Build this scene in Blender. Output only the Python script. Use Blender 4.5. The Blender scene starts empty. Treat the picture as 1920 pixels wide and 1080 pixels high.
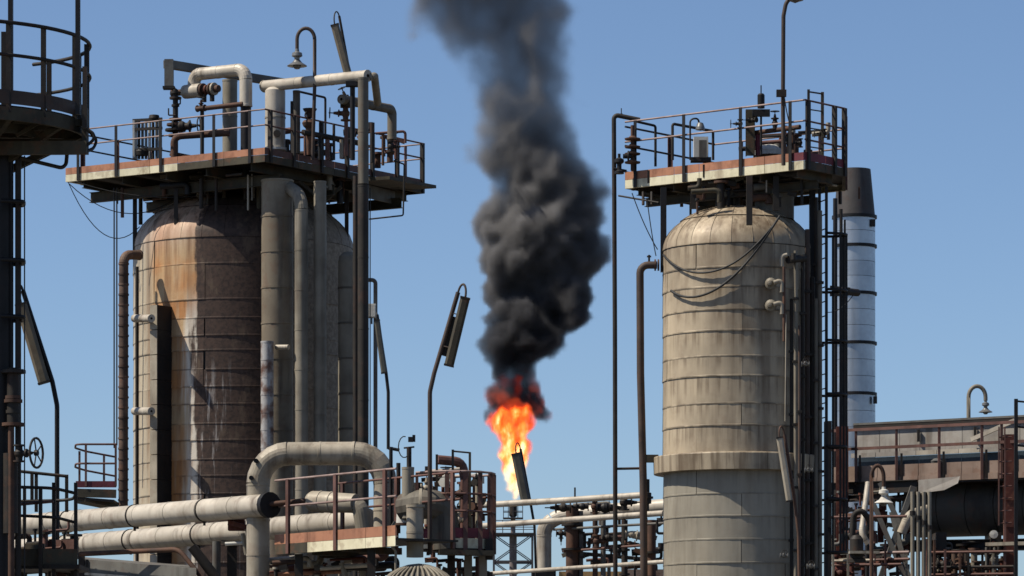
import bpy, bmesh, math, random
from mathutils import Vector, Matrix, noise as mnoise
random.seed(7)
R = math.radians
scene = bpy.context.scene
col = scene.collection

# ------------------------------------------------------------------ camera, sky, sun, exposure
FPX, CX, HY, CAMZ = 7500.0, 960.0, 1400.0, 1.7        # focal length in photo pixels, horizon row, eye height
cam_d = bpy.data.cameras.new("camera")
cam = bpy.data.objects.new("camera", cam_d); col.objects.link(cam)
cam.location = (0, 0, CAMZ); cam.rotation_euler = (R(90), 0, 0)
cam_d.sensor_width = 36; cam_d.lens = FPX / 1920 * 36
cam_d.shift_y = (HY - 540) / 1920
cam_d.clip_start = 0.5; cam_d.clip_end = 6000
scene.camera = cam

SUN_EL = R(54); SUN_H = Vector((-0.982, -0.19, 0)).normalized()
SUN_DIR = SUN_H * math.cos(SUN_EL) + Vector((0, 0, math.sin(SUN_EL)))
world = bpy.data.worlds.new("World"); scene.world = world; world.use_nodes = True
wn = world.node_tree; wn.nodes.clear()
sky = wn.nodes.new("ShaderNodeTexSky"); sky.sky_type = 'NISHITA'; sky.sun_disc = False
sky.sun_elevation = SUN_EL; sky.sun_rotation = math.atan2(SUN_H.x, SUN_H.y) % (2 * math.pi)
sky.altitude = 2700; sky.air_density = 1.0; sky.dust_density = 5.5; sky.ozone_density = 4.4
bg = wn.nodes.new("ShaderNodeBackground"); bg.inputs[1].default_value = 0.09
wo = wn.nodes.new("ShaderNodeOutputWorld")
wn.links.new(sky.outputs[0], bg.inputs[0]); wn.links.new(bg.outputs[0], wo.inputs[0])
sun_d = bpy.data.lights.new("sun", 'SUN'); sun_d.energy = 5.0; sun_d.angle = R(0.53); sun_d.color = (1.0, 0.92, 0.79)
sun = bpy.data.objects.new("sun", sun_d); col.objects.link(sun)
sun.rotation_euler = SUN_DIR.to_track_quat('Z', 'Y').to_euler(); sun.location = (-40, -20, 80)
scene.view_settings.view_transform = 'Standard'; scene.view_settings.look = 'None'
scene.view_settings.exposure = 0.38; scene.view_settings.gamma = 1.0
scene.view_settings.use_curve_mapping = False
cy = scene.cycles
cy.max_bounces = 6; cy.diffuse_bounces = 3; cy.glossy_bounces = 3; cy.volume_bounces = 2
cy.use_denoising = True; cy.volume_step_rate = 1.0; cy.volume_max_steps = 256
cy.filter_width = 1.55; cy.caustics_reflective = False; cy.caustics_refractive = False

def W(px, py, Y):
    """photo pixel at distance Y -> world point"""
    return Vector(((px - CX) / FPX * Y, Y, CAMZ + (HY - py) / FPX * Y))
def mpx(p, Y): return p * Y / FPX                      # pixels -> metres at distance Y

# ------------------------------------------------------------------ materials
class NT:
    def __init__(s, name):
        s.m = bpy.data.materials.new(name); s.m.use_nodes = True
        s.t = s.m.node_tree; s.t.nodes.clear(); s.out = s.t.nodes.new("ShaderNodeOutputMaterial")
    def n(s, typ, **kw):
        nd = s.t.nodes.new("ShaderNode" + typ)
        for k, v in kw.items():
            if k.startswith("i_"): s.put(nd.inputs[k[2:].replace("_", " ")], v)
            else: setattr(nd, k, v)
        return nd
    def put(s, sock, v):
        if isinstance(v, bpy.types.NodeSocket): s.t.links.new(v, sock)
        else:
            if sock.type == 'RGBA' and len(v) == 3: v = (*v, 1)
            sock.default_value = v
    def math(s, op, a, b=0.0, c=0.0, clamp=False):
        nd = s.t.nodes.new("ShaderNodeMath"); nd.operation = op; nd.use_clamp = clamp
        for i, v in enumerate((a, b, c)): s.put(nd.inputs[i], v)
        return nd.outputs[0]
    def mix(s, f, a, b, mode='MIX'):
        nd = s.t.nodes.new("ShaderNodeMix"); nd.data_type = 'RGBA'; nd.blend_type = mode
        s.put(nd.inputs[0], f); s.put(nd.inputs[6], a); s.put(nd.inputs[7], b)
        return nd.outputs[2]
    def noise(s, vec, scale, detail=4.0, rough=0.55):
        nd = s.t.nodes.new("ShaderNodeTexNoise"); s.put(nd.inputs["Vector"], vec)
        nd.inputs["Scale"].default_value = scale; nd.inputs["Detail"].default_value = detail
        nd.inputs["Roughness"].default_value = rough
        return nd.outputs[0]
    def step(s, v, lo, hi):
        nd = s.t.nodes.new("ShaderNodeMapRange"); nd.interpolation_type = 'SMOOTHSTEP'
        s.put(nd.inputs[0], v); s.put(nd.inputs[1], lo); s.put(nd.inputs[2], hi)
        return nd.outputs[0]
    def pos(s):
        return s.n("NewGeometry").outputs["Position"]
    def scaled(s, vec, sc):
        nd = s.t.nodes.new("ShaderNodeVectorMath"); nd.operation = 'MULTIPLY'
        s.put(nd.inputs[0], vec); nd.inputs[1].default_value = sc
        return nd.outputs[0]
    def rnd(s): return s.n("ObjectInfo").outputs["Random"]
    def finish(s, color, rough=0.6, metal=0.0, bump=None, bstr=0.2, bdist=0.02, spec=0.22):
        p = s.n("BsdfPrincipled"); s.put(p.inputs["Base Color"], color)
        p.inputs["Specular IOR Level"].default_value = spec; s.put(p.inputs["Roughness"], rough); s.put(p.inputs["Metallic"], metal)
        if bump is not None:
            b = s.n("Bump"); b.inputs["Strength"].default_value = bstr; b.inputs["Distance"].default_value = bdist
            s.put(b.inputs["Height"], bump); s.t.links.new(b.outputs[0], p.inputs["Normal"])
        s.t.links.new(p.outputs[0], s.out.inputs[0]); return s.m

RUST = (0.13, 0.05, 0.025)
def sheet_runs(s, p, colr, dirt, amount):
    """upright tonal streaks and dirt running down from the lap at the top of each cladding sheet"""
    tc = s.n("TexCoord").outputs["Object"]; sp = s.n("SeparateXYZ"); s.put(sp.inputs[0], tc); lz = sp.outputs[2]
    v1 = s.noise(s.scaled(p, (9, 9, .35)), 1.0, 5, .6); v2 = s.noise(s.scaled(p, (2.6, 2.6, .12)), 1.0, 3, .5)
    pale_run = s.mix(s.math('MULTIPLY', s.step(v2, .5, .68), .35 * amount), colr, (0.52, 0.43, 0.30))
    drip = s.math('MULTIPLY', s.step(v1, .44, .66), s.step(lz, .05, .42))
    c = s.mix(s.math('MULTIPLY', drip, .75 * amount), pale_run, dirt)
    c = s.mix(s.math('MULTIPLY', s.step(v2, .48, .34), .55 * amount), c, dirt)
    grime = s.math('MULTIPLY', s.step(lz, .045, .012), s.step(s.noise(p, 2.2, 3), .35, .6))
    return s.mix(s.math('MULTIPLY', grime, .8 * amount), c, (0.03, 0.022, 0.016))
def weather(name, c, c2, dirt=(0.05, 0.04, 0.032), scale=1.3, streak=0.5, rough=0.6, metal=0.0, rand=0.16, rust=0.0, rustcol=RUST, bstr=0.25, sfreq=5.0, runs=0.0, dents=0.0, crown=None):
    s = NT(name); p = s.pos()
    n1 = s.noise(p, scale, 5)
    colr = s.mix(s.step(n1, 0.36, 0.66), c, c2)
    st = s.noise(s.scaled(p, (sfreq, sfreq, 0.45)), 1.0, 4)
    st2 = s.noise(p, scale * 0.6, 3)
    f = s.math('MULTIPLY', s.step(st, 0.47, 0.72), s.step(st2, 0.35, 0.6))
    colr = s.mix(s.math('MULTIPLY', f, streak), colr, dirt)
    if rust:
        r = s.noise(p, 3.2, 7, 0.65)
        colr = s.mix(s.math('MULTIPLY', s.step(r, 0.52, 0.62), rust), colr, rustcol)
    if crown:                                  # brown grime washed down from the gear above, in blotches and runs
        sp = s.n("SeparateXYZ"); s.put(sp.inputs[0], p)
        f = s.math('MULTIPLY', s.step(s.noise(s.scaled(p, (1.8, 1.8, .45)), 1.0, 6, .65), .40, .66), s.step(sp.outputs[2], crown[0], crown[1]))
        colr = s.mix(s.math('MULTIPLY', f, .55), colr, crown[2])
    if runs: colr = sheet_runs(s, p, colr, dirt, runs)
    if rand:
        k = s.math('MULTIPLY_ADD', s.rnd(), rand, 1 - rand / 2)
        nd = s.t.nodes.new("ShaderNodeVectorMath"); nd.operation = 'SCALE'
        s.put(nd.inputs[0], colr); s.put(nd.inputs[3], k); colr = nd.outputs[0]
    fine = s.noise(p, 14, 5, 0.6)
    rg = s.math('MULTIPLY_ADD', fine, 0.3, rough - 0.15, clamp=True)
    if dents:
        fine = s.math('ADD', s.math('MULTIPLY', fine, .35), s.math('MULTIPLY', s.noise(s.scaled(p, (1, 1, .55)), 1.7, 3), dents * 6))
    return s.finish(colr, rg, metal, fine, bstr, 0.012)

M = {}
M['clad_beige'] = weather('clad_beige', (0.40, 0.33, 0.235), (0.285, 0.237, 0.172), (0.085, 0.056, 0.034), 0.8, 0.6, 0.5, 0.05, 0.16, 0.12, (0.17, 0.09, 0.045), sfreq=4, runs=0.8, dents=.6, crown=(9.2, 12.6, (0.115, 0.072, 0.044)))
M['clad_grey'] = weather('clad_grey', (0.275, 0.25, 0.20), (0.22, 0.20, 0.16), (0.10, 0.08, 0.058), 0.8, 0.4, 0.5, 0.05, 0.12, 0.05, (0.17, 0.09, 0.045), sfreq=4, runs=0.35, dents=.6)
M['jacket'] = weather('jacket', (0.35, 0.31, 0.245), (0.255, 0.225, 0.175), (0.085, 0.064, 0.046), 1.3, 0.75, 0.5, 0.05, 0.18, 0.16, dents=.35)
M['jacket_cream'] = weather('jacket_cream', (0.47, 0.425, 0.355), (0.34, 0.305, 0.25), (0.11, 0.085, 0.062), 1.3, 0.75, 0.45, 0.05, 0.16, 0.14, dents=.35)
M['jacket_grey'] = weather('jacket_grey', (0.24, 0.215, 0.17), (0.165, 0.145, 0.112), (0.05, 0.042, 0.035), 1.2, 0.5, 0.55, 0.05, 0.16, 0.08, dents=.25)
M['jacket_soot'] = weather('jacket_soot', (0.135, 0.122, 0.098), (0.085, 0.076, 0.062), (0.028, 0.023, 0.02), 0.9, 0.7, 0.65, 0.0, 0.25, 0.2, dents=.3)
M['jacket_mid'] = weather('jacket_mid', (0.235, 0.20, 0.148), (0.145, 0.12, 0.088), (0.04, 0.032, 0.026), 0.9, 0.75, 0.6, 0.0, 0.2, 0.2, dents=.35)
M['jacket_brown'] = weather('jacket_brown', (0.12, 0.078, 0.055), (0.07, 0.046, 0.036), (0.025, 0.018, 0.016), 2.5, 0.5, 0.7, 0.0, 0.7, 0.3)
M['jacket_peel'] = weather('jacket_peel', (0.38, 0.37, 0.36), (0.11, 0.06, 0.045), (0.06, 0.035, 0.03), 3.5, 0.4, 0.5, 0.1, 0.1, 0.4)
M['kick_orange'] = weather('kick_orange', (0.37, 0.175, 0.105), (0.28, 0.13, 0.08), (0.10, 0.05, 0.034), 2.0, 0.6, 0.6, 0, 0.25, 0.3)
M['kick_purple'] = weather('kick_purple', (0.16, 0.035, 0.05), (0.11, 0.028, 0.036), (0.03, 0.02, 0.02), 2.0, 0.4, 0.6, 0, 0.2, 0.1)
M['beam_cream'] = weather('beam_cream', (0.666, 0.621, 0.450), (0.558, 0.513, 0.360), (0.16, 0.12, 0.07), 2.0, 0.5, 0.6, 0, 0.15, 0.3)
M['beam_olive'] = weather('beam_olive', (0.064, 0.056, 0.038), (0.041, 0.036, 0.026), (0.02, 0.016, 0.013), 2.0, 0.5, 0.7, 0, 0.25, 0.3)
M['steel_dark'] = weather('steel_dark', (0.030, 0.026, 0.022), (0.021, 0.018, 0.016), (0.012, 0.01, 0.01), 2.5, 0.4, 0.6, 0, 0.3, 0.35, (0.06, 0.028, 0.018))
M['steel_black'] = weather('steel_black', (0.016, 0.015, 0.016), (0.011, 0.011, 0.012), (0.006, 0.006, 0.006), 2.5, 0.4, 0.5, 0, 0.2, 0.15, (0.035, 0.018, 0.012))
M['rail_red'] = weather('rail_red', (0.136, 0.072, 0.060), (0.089, 0.047, 0.039), (0.03, 0.02, 0.018), 2.5, 0.4, 0.55, 0, 0.3, 0.3)
M['rail_pink'] = weather('rail_pink', (0.306, 0.230, 0.208), (0.221, 0.157, 0.140), (0.08, 0.05, 0.04), 2.5, 0.4, 0.5, 0, 0.2, 0.25)
M['rust'] = weather('rust', (0.095, 0.052, 0.036), (0.058, 0.035, 0.027), (0.022, 0.015, 0.013), 3, 0.5, 0.75, 0, 0.3, 0.35, (0.14, 0.062, 0.034))
M['pipe_shaded'] = weather('pipe_shaded', (0.04, 0.035, 0.029), (0.027, 0.024, 0.021), (0.012, 0.01, 0.01), 1.5, 0.5, 0.6, 0, 0.2, 0.2)  # standpipe colour darkened to paint in the deck's shadow
M['pipe_brown'] = weather('pipe_brown', (0.075, 0.054, 0.044), (0.05, 0.037, 0.031), (0.02, 0.015, 0.013), 2, 0.5, 0.6, 0, 0.2, 0.3, (0.1, 0.05, 0.03))
M['rust_red'] = weather('rust_red', (0.098, 0.029, 0.020), (0.060, 0.020, 0.015), (0.02, 0.012, 0.012), 1.8, 0.5, 0.7, 0, 0.25, 0.35, (0.2, 0.085, 0.05))
M['grey_paint'] = weather('grey_paint', (0.128, 0.124, 0.112), (0.092, 0.088, 0.080), (0.04, 0.035, 0.03), 1.6, 0.5, 0.6, 0, 0.2, 0.12)
M['grey_wall'] = weather('grey_wall', (0.306, 0.285, 0.255), (0.230, 0.212, 0.191), (0.09, 0.072, 0.055), 1.2, 0.6, 0.6, 0.05, 0.2, 0.12)
M['brown_wall'] = weather('brown_wall', (0.240, 0.176, 0.140), (0.176, 0.124, 0.096), (0.07, 0.05, 0.04), 1.4, 0.6, 0.65, 0, 0.15, 0.3)
M['silver'] = weather('silver', (0.476, 0.510, 0.544), (0.374, 0.408, 0.451), (0.26, 0.28, 0.3), 1.0, 0.35, 0.42, 0.9, 0.14, 0, bstr=0.05)
M['stack_cap'] = weather('stack_cap', (0.072, 0.066, 0.064), (0.05, 0.046, 0.045), (0.028, 0.025, 0.025), 1.2, 0.5, 0.6, 0.2, 0.1, 0.1)
M['lamp_enamel'] = weather('lamp_enamel', (0.62, 0.60, 0.54), (0.48, 0.46, 0.42), (0.15, 0.12, 0.1), 3, 0.4, 0.4, 0, 0.1, 0.1)
M['lamp_dull'] = weather('lamp_dull', (0.2, 0.2, 0.19), (0.14, 0.14, 0.135), (0.05, 0.045, 0.04), 3, 0.4, 0.35, 0.4, 0.1, 0.1)
M['fixture'] = weather('fixture', (0.162, 0.136, 0.098), (0.119, 0.102, 0.075), (0.05, 0.04, 0.03), 3, 0.4, 0.55, 0, 0.15, 0.2)
M['cover'] = weather('cover', (0.10, 0.095, 0.075), (0.07, 0.066, 0.055), (0.04, 0.035, 0.03), 3, 0.3, 0.3, 0, 0.1, 0)
M['cable'] = weather('cable', (0.03, 0.03, 0.03), (0.022, 0.022, 0.022), (0.01, 0.01, 0.01), 3, 0.3, 0.6, 0, 0.1, 0)
M['blue_glass'] = weather('blue_glass', (0.030, 0.045, 0.062), (0.024, 0.034, 0.048), (0.015, 0.018, 0.02), 1.2, 0.4, 0.3, 0, 0.2, 0)
M['white_box'] = weather('white_box', (0.561, 0.552, 0.510), (0.468, 0.459, 0.425), (0.2, 0.18, 0.15), 3, 0.4, 0.5, 0, 0.1, 0.08)
M['tan_wall'] = weather('tan_wall', (0.42, 0.27, 0.12), (0.34, 0.21, 0.095), (0.15, 0.1, 0.06), 2, 0.4, 0.8, 0, 0.1, 0)
M['tower_steel'] = weather('tower_steel', (0.09, 0.085, 0.085), (0.07, 0.066, 0.066), (0.04, 0.035, 0.035), 2, 0.3, 0.6, 0.2, 0.2, 0.2)
M['tower_mast'] = weather('tower_mast', (0.22, 0.19, 0.185), (0.16, 0.135, 0.13), (0.06, 0.05, 0.05), 2, 0.3, 0.6, 0.1, 0.2, 0.2)
M['concrete'] = weather('concrete', (0.13, 0.12, 0.105), (0.09, 0.083, 0.073), (0.05, 0.043, 0.036), 0.4, 0.2, 0.85, 0, 0, 0, bstr=0.4)
M['gravel'] = weather('gravel', (0.11, 0.095, 0.075), (0.08, 0.07, 0.055), (0.05, 0.042, 0.035), 0.15, 0.2, 0.95, 0, 0, 0, bstr=0.6)

V1 = Vector((-6.85, 102.0, 0)); R1 = 2.79                # the stained vessel
def vessel_stained():
    s = NT('clad_stained'); p = s.pos()
    sep = s.n("SeparateXYZ"); s.put(sep.inputs[0], p)
    dx = s.math('SUBTRACT', sep.outputs[0], V1.x); dy = s.math('SUBTRACT', V1.y, sep.outputs[1])
    a = s.math('ARCTAN2', dx, dy); z = sep.outputs[2]
    streak = s.noise(s.scaled(p, (5, 5, 0.4)), 1.0, 5, 0.6)
    fine = s.noise(p, 9, 6, 0.65); big = s.noise(p, 0.9, 4)
    beige, orange, pale, grey = (0.43, 0.31, 0.18), (0.42, 0.19, 0.07), (0.48, 0.36, 0.235), (0.36, 0.31, 0.23)
    mixv = s.math('ADD', s.math('MULTIPLY', s.rnd(), 0.22), s.math('MULTIPLY', big, 0.9))
    c = s.mix(s.step(mixv, 0.40, 0.80), orange, beige)
    c = s.mix(s.math('MULTIPLY', s.step(streak, 0.5, 0.7), 0.55), c, pale)
    c = s.mix(s.step(a, -0.80, -0.98), c, grey)                       # cooler sheets round the side
    c = s.mix(s.math('MULTIPLY', s.step(z, 13.9, 14.6), 0.55), c, (0.44, 0.34, 0.285))
    aw = s.math('ADD', a, s.math('MULTIPLY', s.math('SUBTRACT', streak, 0.5), 0.25))
    aw = s.math('ADD', aw, s.math('MULTIPLY', s.math('SUBTRACT', s.rnd(), 0.5), 0.02))
    white = s.math('MULTIPLY', s.step(aw, -0.50, -0.41), s.step(z, 13.3, 12.2))
    c = s.mix(s.math('MULTIPLY', white, 0.85), c, (0.60, 0.57, 0.50))
    brown = s.mix(s.step(fine, 0.4, 0.65), (0.066, 0.042, 0.032), (0.036, 0.025, 0.021))
    # runs of old white paint left in the bare brown field
    runs = s.math('MULTIPLY', s.step(s.noise(s.scaled(p, (7, 7, 0.6)), 1.0, 6, 0.65), 0.55, 0.67), s.step(z, 11.6, 10.2))
    runs = s.math('MULTIPLY', runs, s.step(a, 0.15, -0.32))
    brown = s.mix(s.math('MULTIPLY', runs, 0.8), brown, (0.45, 0.42, 0.40))
    c = sheet_runs(s, p, c, (0.16, 0.08, 0.04), .75)
    rag = s.math('ADD', aw, s.math('MULTIPLY', s.math('SUBTRACT', s.noise(s.scaled(p, (3, 3, 2.2)), 1.0, 5, .65), .5), .12))
    bf = s.step(rag, -0.40, -0.355)
    # old paint hanging on in the bare field, and dark runs down the painted sheets
    isl = s.math('MULTIPLY', s.step(s.noise(s.scaled(p, (1.6, 1.6, .7)), 1.0, 7, .7), .56, .64), .55)
    brown = s.mix(isl, brown, (0.12, 0.086, 0.06))
    c = s.mix(bf, c, brown)
    dk = s.math('MULTIPLY', s.step(s.noise(s.scaled(p, (3.4, 3.4, .16)), 1.0, 5, .6), .54, .68), s.step(z, 9.5, 14.5))
    c = s.mix(s.math('MULTIPLY', dk, .65), c, (0.05, 0.034, 0.026))
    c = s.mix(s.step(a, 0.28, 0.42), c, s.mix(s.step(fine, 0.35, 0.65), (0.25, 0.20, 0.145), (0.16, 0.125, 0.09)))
    soot = s.math('MULTIPLY', s.step(s.noise(p, 1.6, 5), 0.5, 0.62), s.step(z, 14.7, 15.5))
    c = s.mix(s.math('MULTIPLY', soot, 0.8), c, (0.05, 0.042, 0.036))
    k = s.math('MULTIPLY_ADD', s.rnd(), 0.12, 0.94)
    nd = s.t.nodes.new("ShaderNodeVectorMath"); nd.operation = 'SCALE'; s.put(nd.inputs[0], c); s.put(nd.inputs[3], k)
    return s.finish(nd.outputs[0], s.math('MULTIPLY_ADD', fine, 0.3, 0.42), 0.05, fine, 0.3, 0.015)
M['clad_stained'] = vessel_stained()

# ------------------------------------------------------------------ mesh collecting and naming helpers
X, Yv, Z = Vector((1, 0, 0)), Vector((0, 1, 0)), Vector((0, 0, 1))
OFF = {}
def frame(d):
    d = d.normalized(); ref = Z if abs(d.z) < 0.95 else X
    s = d.cross(ref).normalized(); return s, s.cross(d).normalized()
class MB:
    def __init__(s): s.v, s.f, s.sm = [], [], []
    def add(s, vs, fs, smooth=False):
        o = len(s.v); s.v += [Vector(p) for p in vs]
        for f in fs: s.f.append([i + o for i in f]); s.sm.append(smooth)
        return s
    def box(s, c, sx, sy, sz, ax=(X, Yv, Z)):
        c = Vector(c); vs = []
        for k in (-1, 1):
            for j in (-1, 1):
                for i in (-1, 1): vs.append(c + ax[0] * (i * sx / 2) + ax[1] * (j * sy / 2) + ax[2] * (k * sz / 2))
        return s.add(vs, [(0, 2, 3, 1), (4, 5, 7, 6), (0, 1, 5, 4), (2, 6, 7, 3), (0, 4, 6, 2), (1, 3, 7, 5)])
    def bar(s, a, b, w, h, up=Z):
        a, b = Vector(a), Vector(b); d = (b - a); L = d.length; d = d / L
        if abs(d.dot(up)) > 0.98: up = X
        sd = d.cross(up).normalized(); u2 = sd.cross(d).normalized()
        return s.box((a + b) / 2, L, w, h, (d, sd, u2))
    def chan(s, a, b, h, fl, t, side):
        """channel beam: web in the a-b line, flanges turned to `side`"""
        a, b = Vector(a), Vector(b); sd = Vector(side).normalized()
        s.bar(a, b, t, h)
        for k in (-1, 1):
            off = Z * (k * (h / 2 - t / 2)) + sd * (fl / 2 + t / 2)
            s.bar(a + off, b + off, fl, t)
        return s
    def ibeam(s, a, b, h, w, t):
        a, b = Vector(a), Vector(b); s.bar(a, b, t, h - 2 * t)
        for k in (-1, 1): s.bar(a + Z * (k * (h / 2 - t / 2)), b + Z * (k * (h / 2 - t / 2)), w, t)
        return s
    def hcol(s, a, b, w, d, t, ax=X):
        """upright H section"""
        a, b = Vector(a), Vector(b); ay = Z.cross(ax)
        s.bar(a, b, d - 2 * t, t, ax) if False else s.box((a + b) / 2, t, d - 2 * t, (b - a).length, (ax, ay, Z))
        for k in (-1, 1): s.box((a + b) / 2 + ay * (k * (d / 2 - t / 2)), w, t, (b - a).length, (ax, ay, Z))
        return s
    def sweep(s, pts, rad, n=10, cap=True, closed=False, smooth=True, flatten=None):
        pts = [Vector(p) for p in pts]; N = len(pts)
        rads = rad if isinstance(rad, (list, tuple)) else [rad] * N
        tans = []
        for i in range(N):
            if closed: t = pts[(i + 1) % N] - pts[i - 1]
            elif i == 0: t = pts[1] - pts[0]
            elif i == N - 1: t = pts[-1] - pts[-2]
            else: t = (pts[i + 1] - pts[i]).normalized() + (pts[i] - pts[i - 1]).normalized()
            tans.append(t.normalized() if t.length > 1e-9 else Z)
        sd, up = frame(tans[0]); rings = []
        for i in range(N):
            if i:
                q = tans[i - 1].rotation_difference(tans[i]); sd = q @ sd; up = q @ up
            rings.append([pts[i] + (sd * math.cos(2 * math.pi * k / n) + up * math.sin(2 * math.pi * k / n)) * rads[i] for k in range(n)])
        vs = [p for r in rings for p in r]; fs = []
        for i in range(N if closed else N - 1):
            j = (i + 1) % N
            for k in range(n):
                k2 = (k + 1) % n; fs.append((i * n + k, i * n + k2, j * n + k2, j * n + k))
        s.add(vs, fs, smooth)
        if cap and not closed:
            s.add(rings[0], [tuple(reversed(range(n)))]); s.add(rings[-1], [tuple(range(n))])
        return s
    def cyl(s, a, b, r, r2=None, n=12, cap=True):
        return s.sweep([a, b], [r, r if r2 is None else r2], n, cap)
    def tube(s, pts, r, n=8, bend=None, seg=5, cap=True):
        return s.sweep(fillet(pts, bend if bend is not None else r * 2.5, seg), r, n, cap)
    def ring(s, c, axis, Rr, r, n=24, m=6, a0=0.0, a1=None):
        sd, up = frame(Vector(axis)); c = Vector(c)
        if a1 is None:
            return s.sweep([c + (sd * math.cos(2 * math.pi * i / n) + up * math.sin(2 * math.pi * i / n)) * Rr for i in range(n)], r, m, closed=True)
        return s.sweep([c + (sd * math.cos(a0 + (a1 - a0) * i / n) + up * math.sin(a0 + (a1 - a0) * i / n)) * Rr for i in range(n + 1)], r, m)
    def lathe(s, o, axis, prof, n=20, smooth=True):
        o = Vector(o); d = Vector(axis).normalized(); sd, up = frame(d); rows = []
        for i in range(len(prof) - 1):
            (r0, h0), (r1, h1) = prof[i], prof[i + 1]; vs = []
            for r_, h_ in ((r0, h0), (r1, h1)):
                vs += [o + d * h_ + (sd * math.cos(2 * math.pi * k / n) + up * math.sin(2 * math.pi * k / n)) * max(r_, 1e-4) for k in range(n)]
            s.add(vs, [(k, (k + 1) % n, n + (k + 1) % n, n + k) for k in range(n)], smooth)
        return s
    def prism(s, poly, z0, z1):
        n = len(poly); vs = [Vector((p[0], p[1], z0)) for p in poly] + [Vector((p[0], p[1], z1)) for p in poly]
        return s.add(vs, [tuple(reversed(range(n))), tuple(range(n, 2 * n))] + [(i, (i + 1) % n, n + (i + 1) % n, n + i) for i in range(n)])
    def mesh(s, name, mat, off=Vector((0, 0, 0))):
        me = bpy.data.meshes.new(name)
        me.from_pydata([tuple(p - off) for p in s.v], [], s.f)
        me.polygons.foreach_set("use_smooth", s.sm); me.materials.append(M[mat] if isinstance(mat, str) else mat)
        bm = bmesh.new(); bm.from_mesh(me); bmesh.ops.recalc_face_normals(bm, faces=bm.faces); bm.to_mesh(me); bm.free()
        return me
def fillet(pts, rad, seg=5):
    pts = [Vector(p) for p in pts]
    if len(pts) < 3: return pts
    out = [pts[0]]
    for i in range(1, len(pts) - 1):
        p, a, b = pts[i], pts[i - 1], pts[i + 1]
        da, db = (a - p), (b - p); la, lb = da.length, db.length; da /= la; db /= lb
        ang = da.angle(db)
        if ang > 3.10: out.append(p); continue
        t = min(rad / math.tan(ang / 2), la * 0.48, lb * 0.48); r = t * math.tan(ang / 2)
        bis = (da + db).normalized(); c = p + bis * (r / math.sin(ang / 2))
        v0 = p + da * t - c; v1 = p + db * t - c; tot = v0.angle(v1)
        axis = v0.cross(v1).normalized()
        for k in range(seg + 1): out.append(c + Matrix.Rotation(tot * k / seg, 3, axis) @ v0)
    return out + [pts[-1]]
def link(o): col.objects.link(o); return o
def tag(o, label, cat, group=None):
    o['label'] = label; o['category'] = cat
    if group: o['group'] = group
    return o
def thing(name, label, cat, loc, group=None):
    o = bpy.data.objects.new(name, None); link(o); o.location = loc; o.empty_display_size = 0.3
    OFF[o] = Vector(loc); return tag(o, label, cat, group)
def part(name, mb, mat, parent, label=None):
    off = OFF[parent]; o = bpy.data.objects.new(name, mb.mesh(name, mat, off)); link(o); o.parent = parent; OFF[o] = off
    if label: o['label'] = label
    return o
def single(name, mb, mat, label, cat, group=None, kind=None):
    lo = min(p.z for p in mb.v); cx = sum(p.x for p in mb.v) / len(mb.v); cyy = sum(p.y for p in mb.v) / len(mb.v)
    off = Vector((cx, cyy, lo)); o = bpy.data.objects.new(name, mb.mesh(name, mat, off)); link(o); o.location = off; OFF[o] = off
    tag(o, label, cat, group)
    if kind: o['kind'] = kind
    return o
def structure(name, mb, mat, label=None):
    o = bpy.data.objects.new(name, mb.mesh(name, mat)); link(o); o['kind'] = 'structure'
    if label: o['label'] = label
    return o
def inst(name, me, parent, loc=(0, 0, 0), rz=0.0):
    o = bpy.data.objects.new(name, me); link(o); o.parent = parent; o.location = loc; o.rotation_euler = (0, 0, rz); return o

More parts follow.
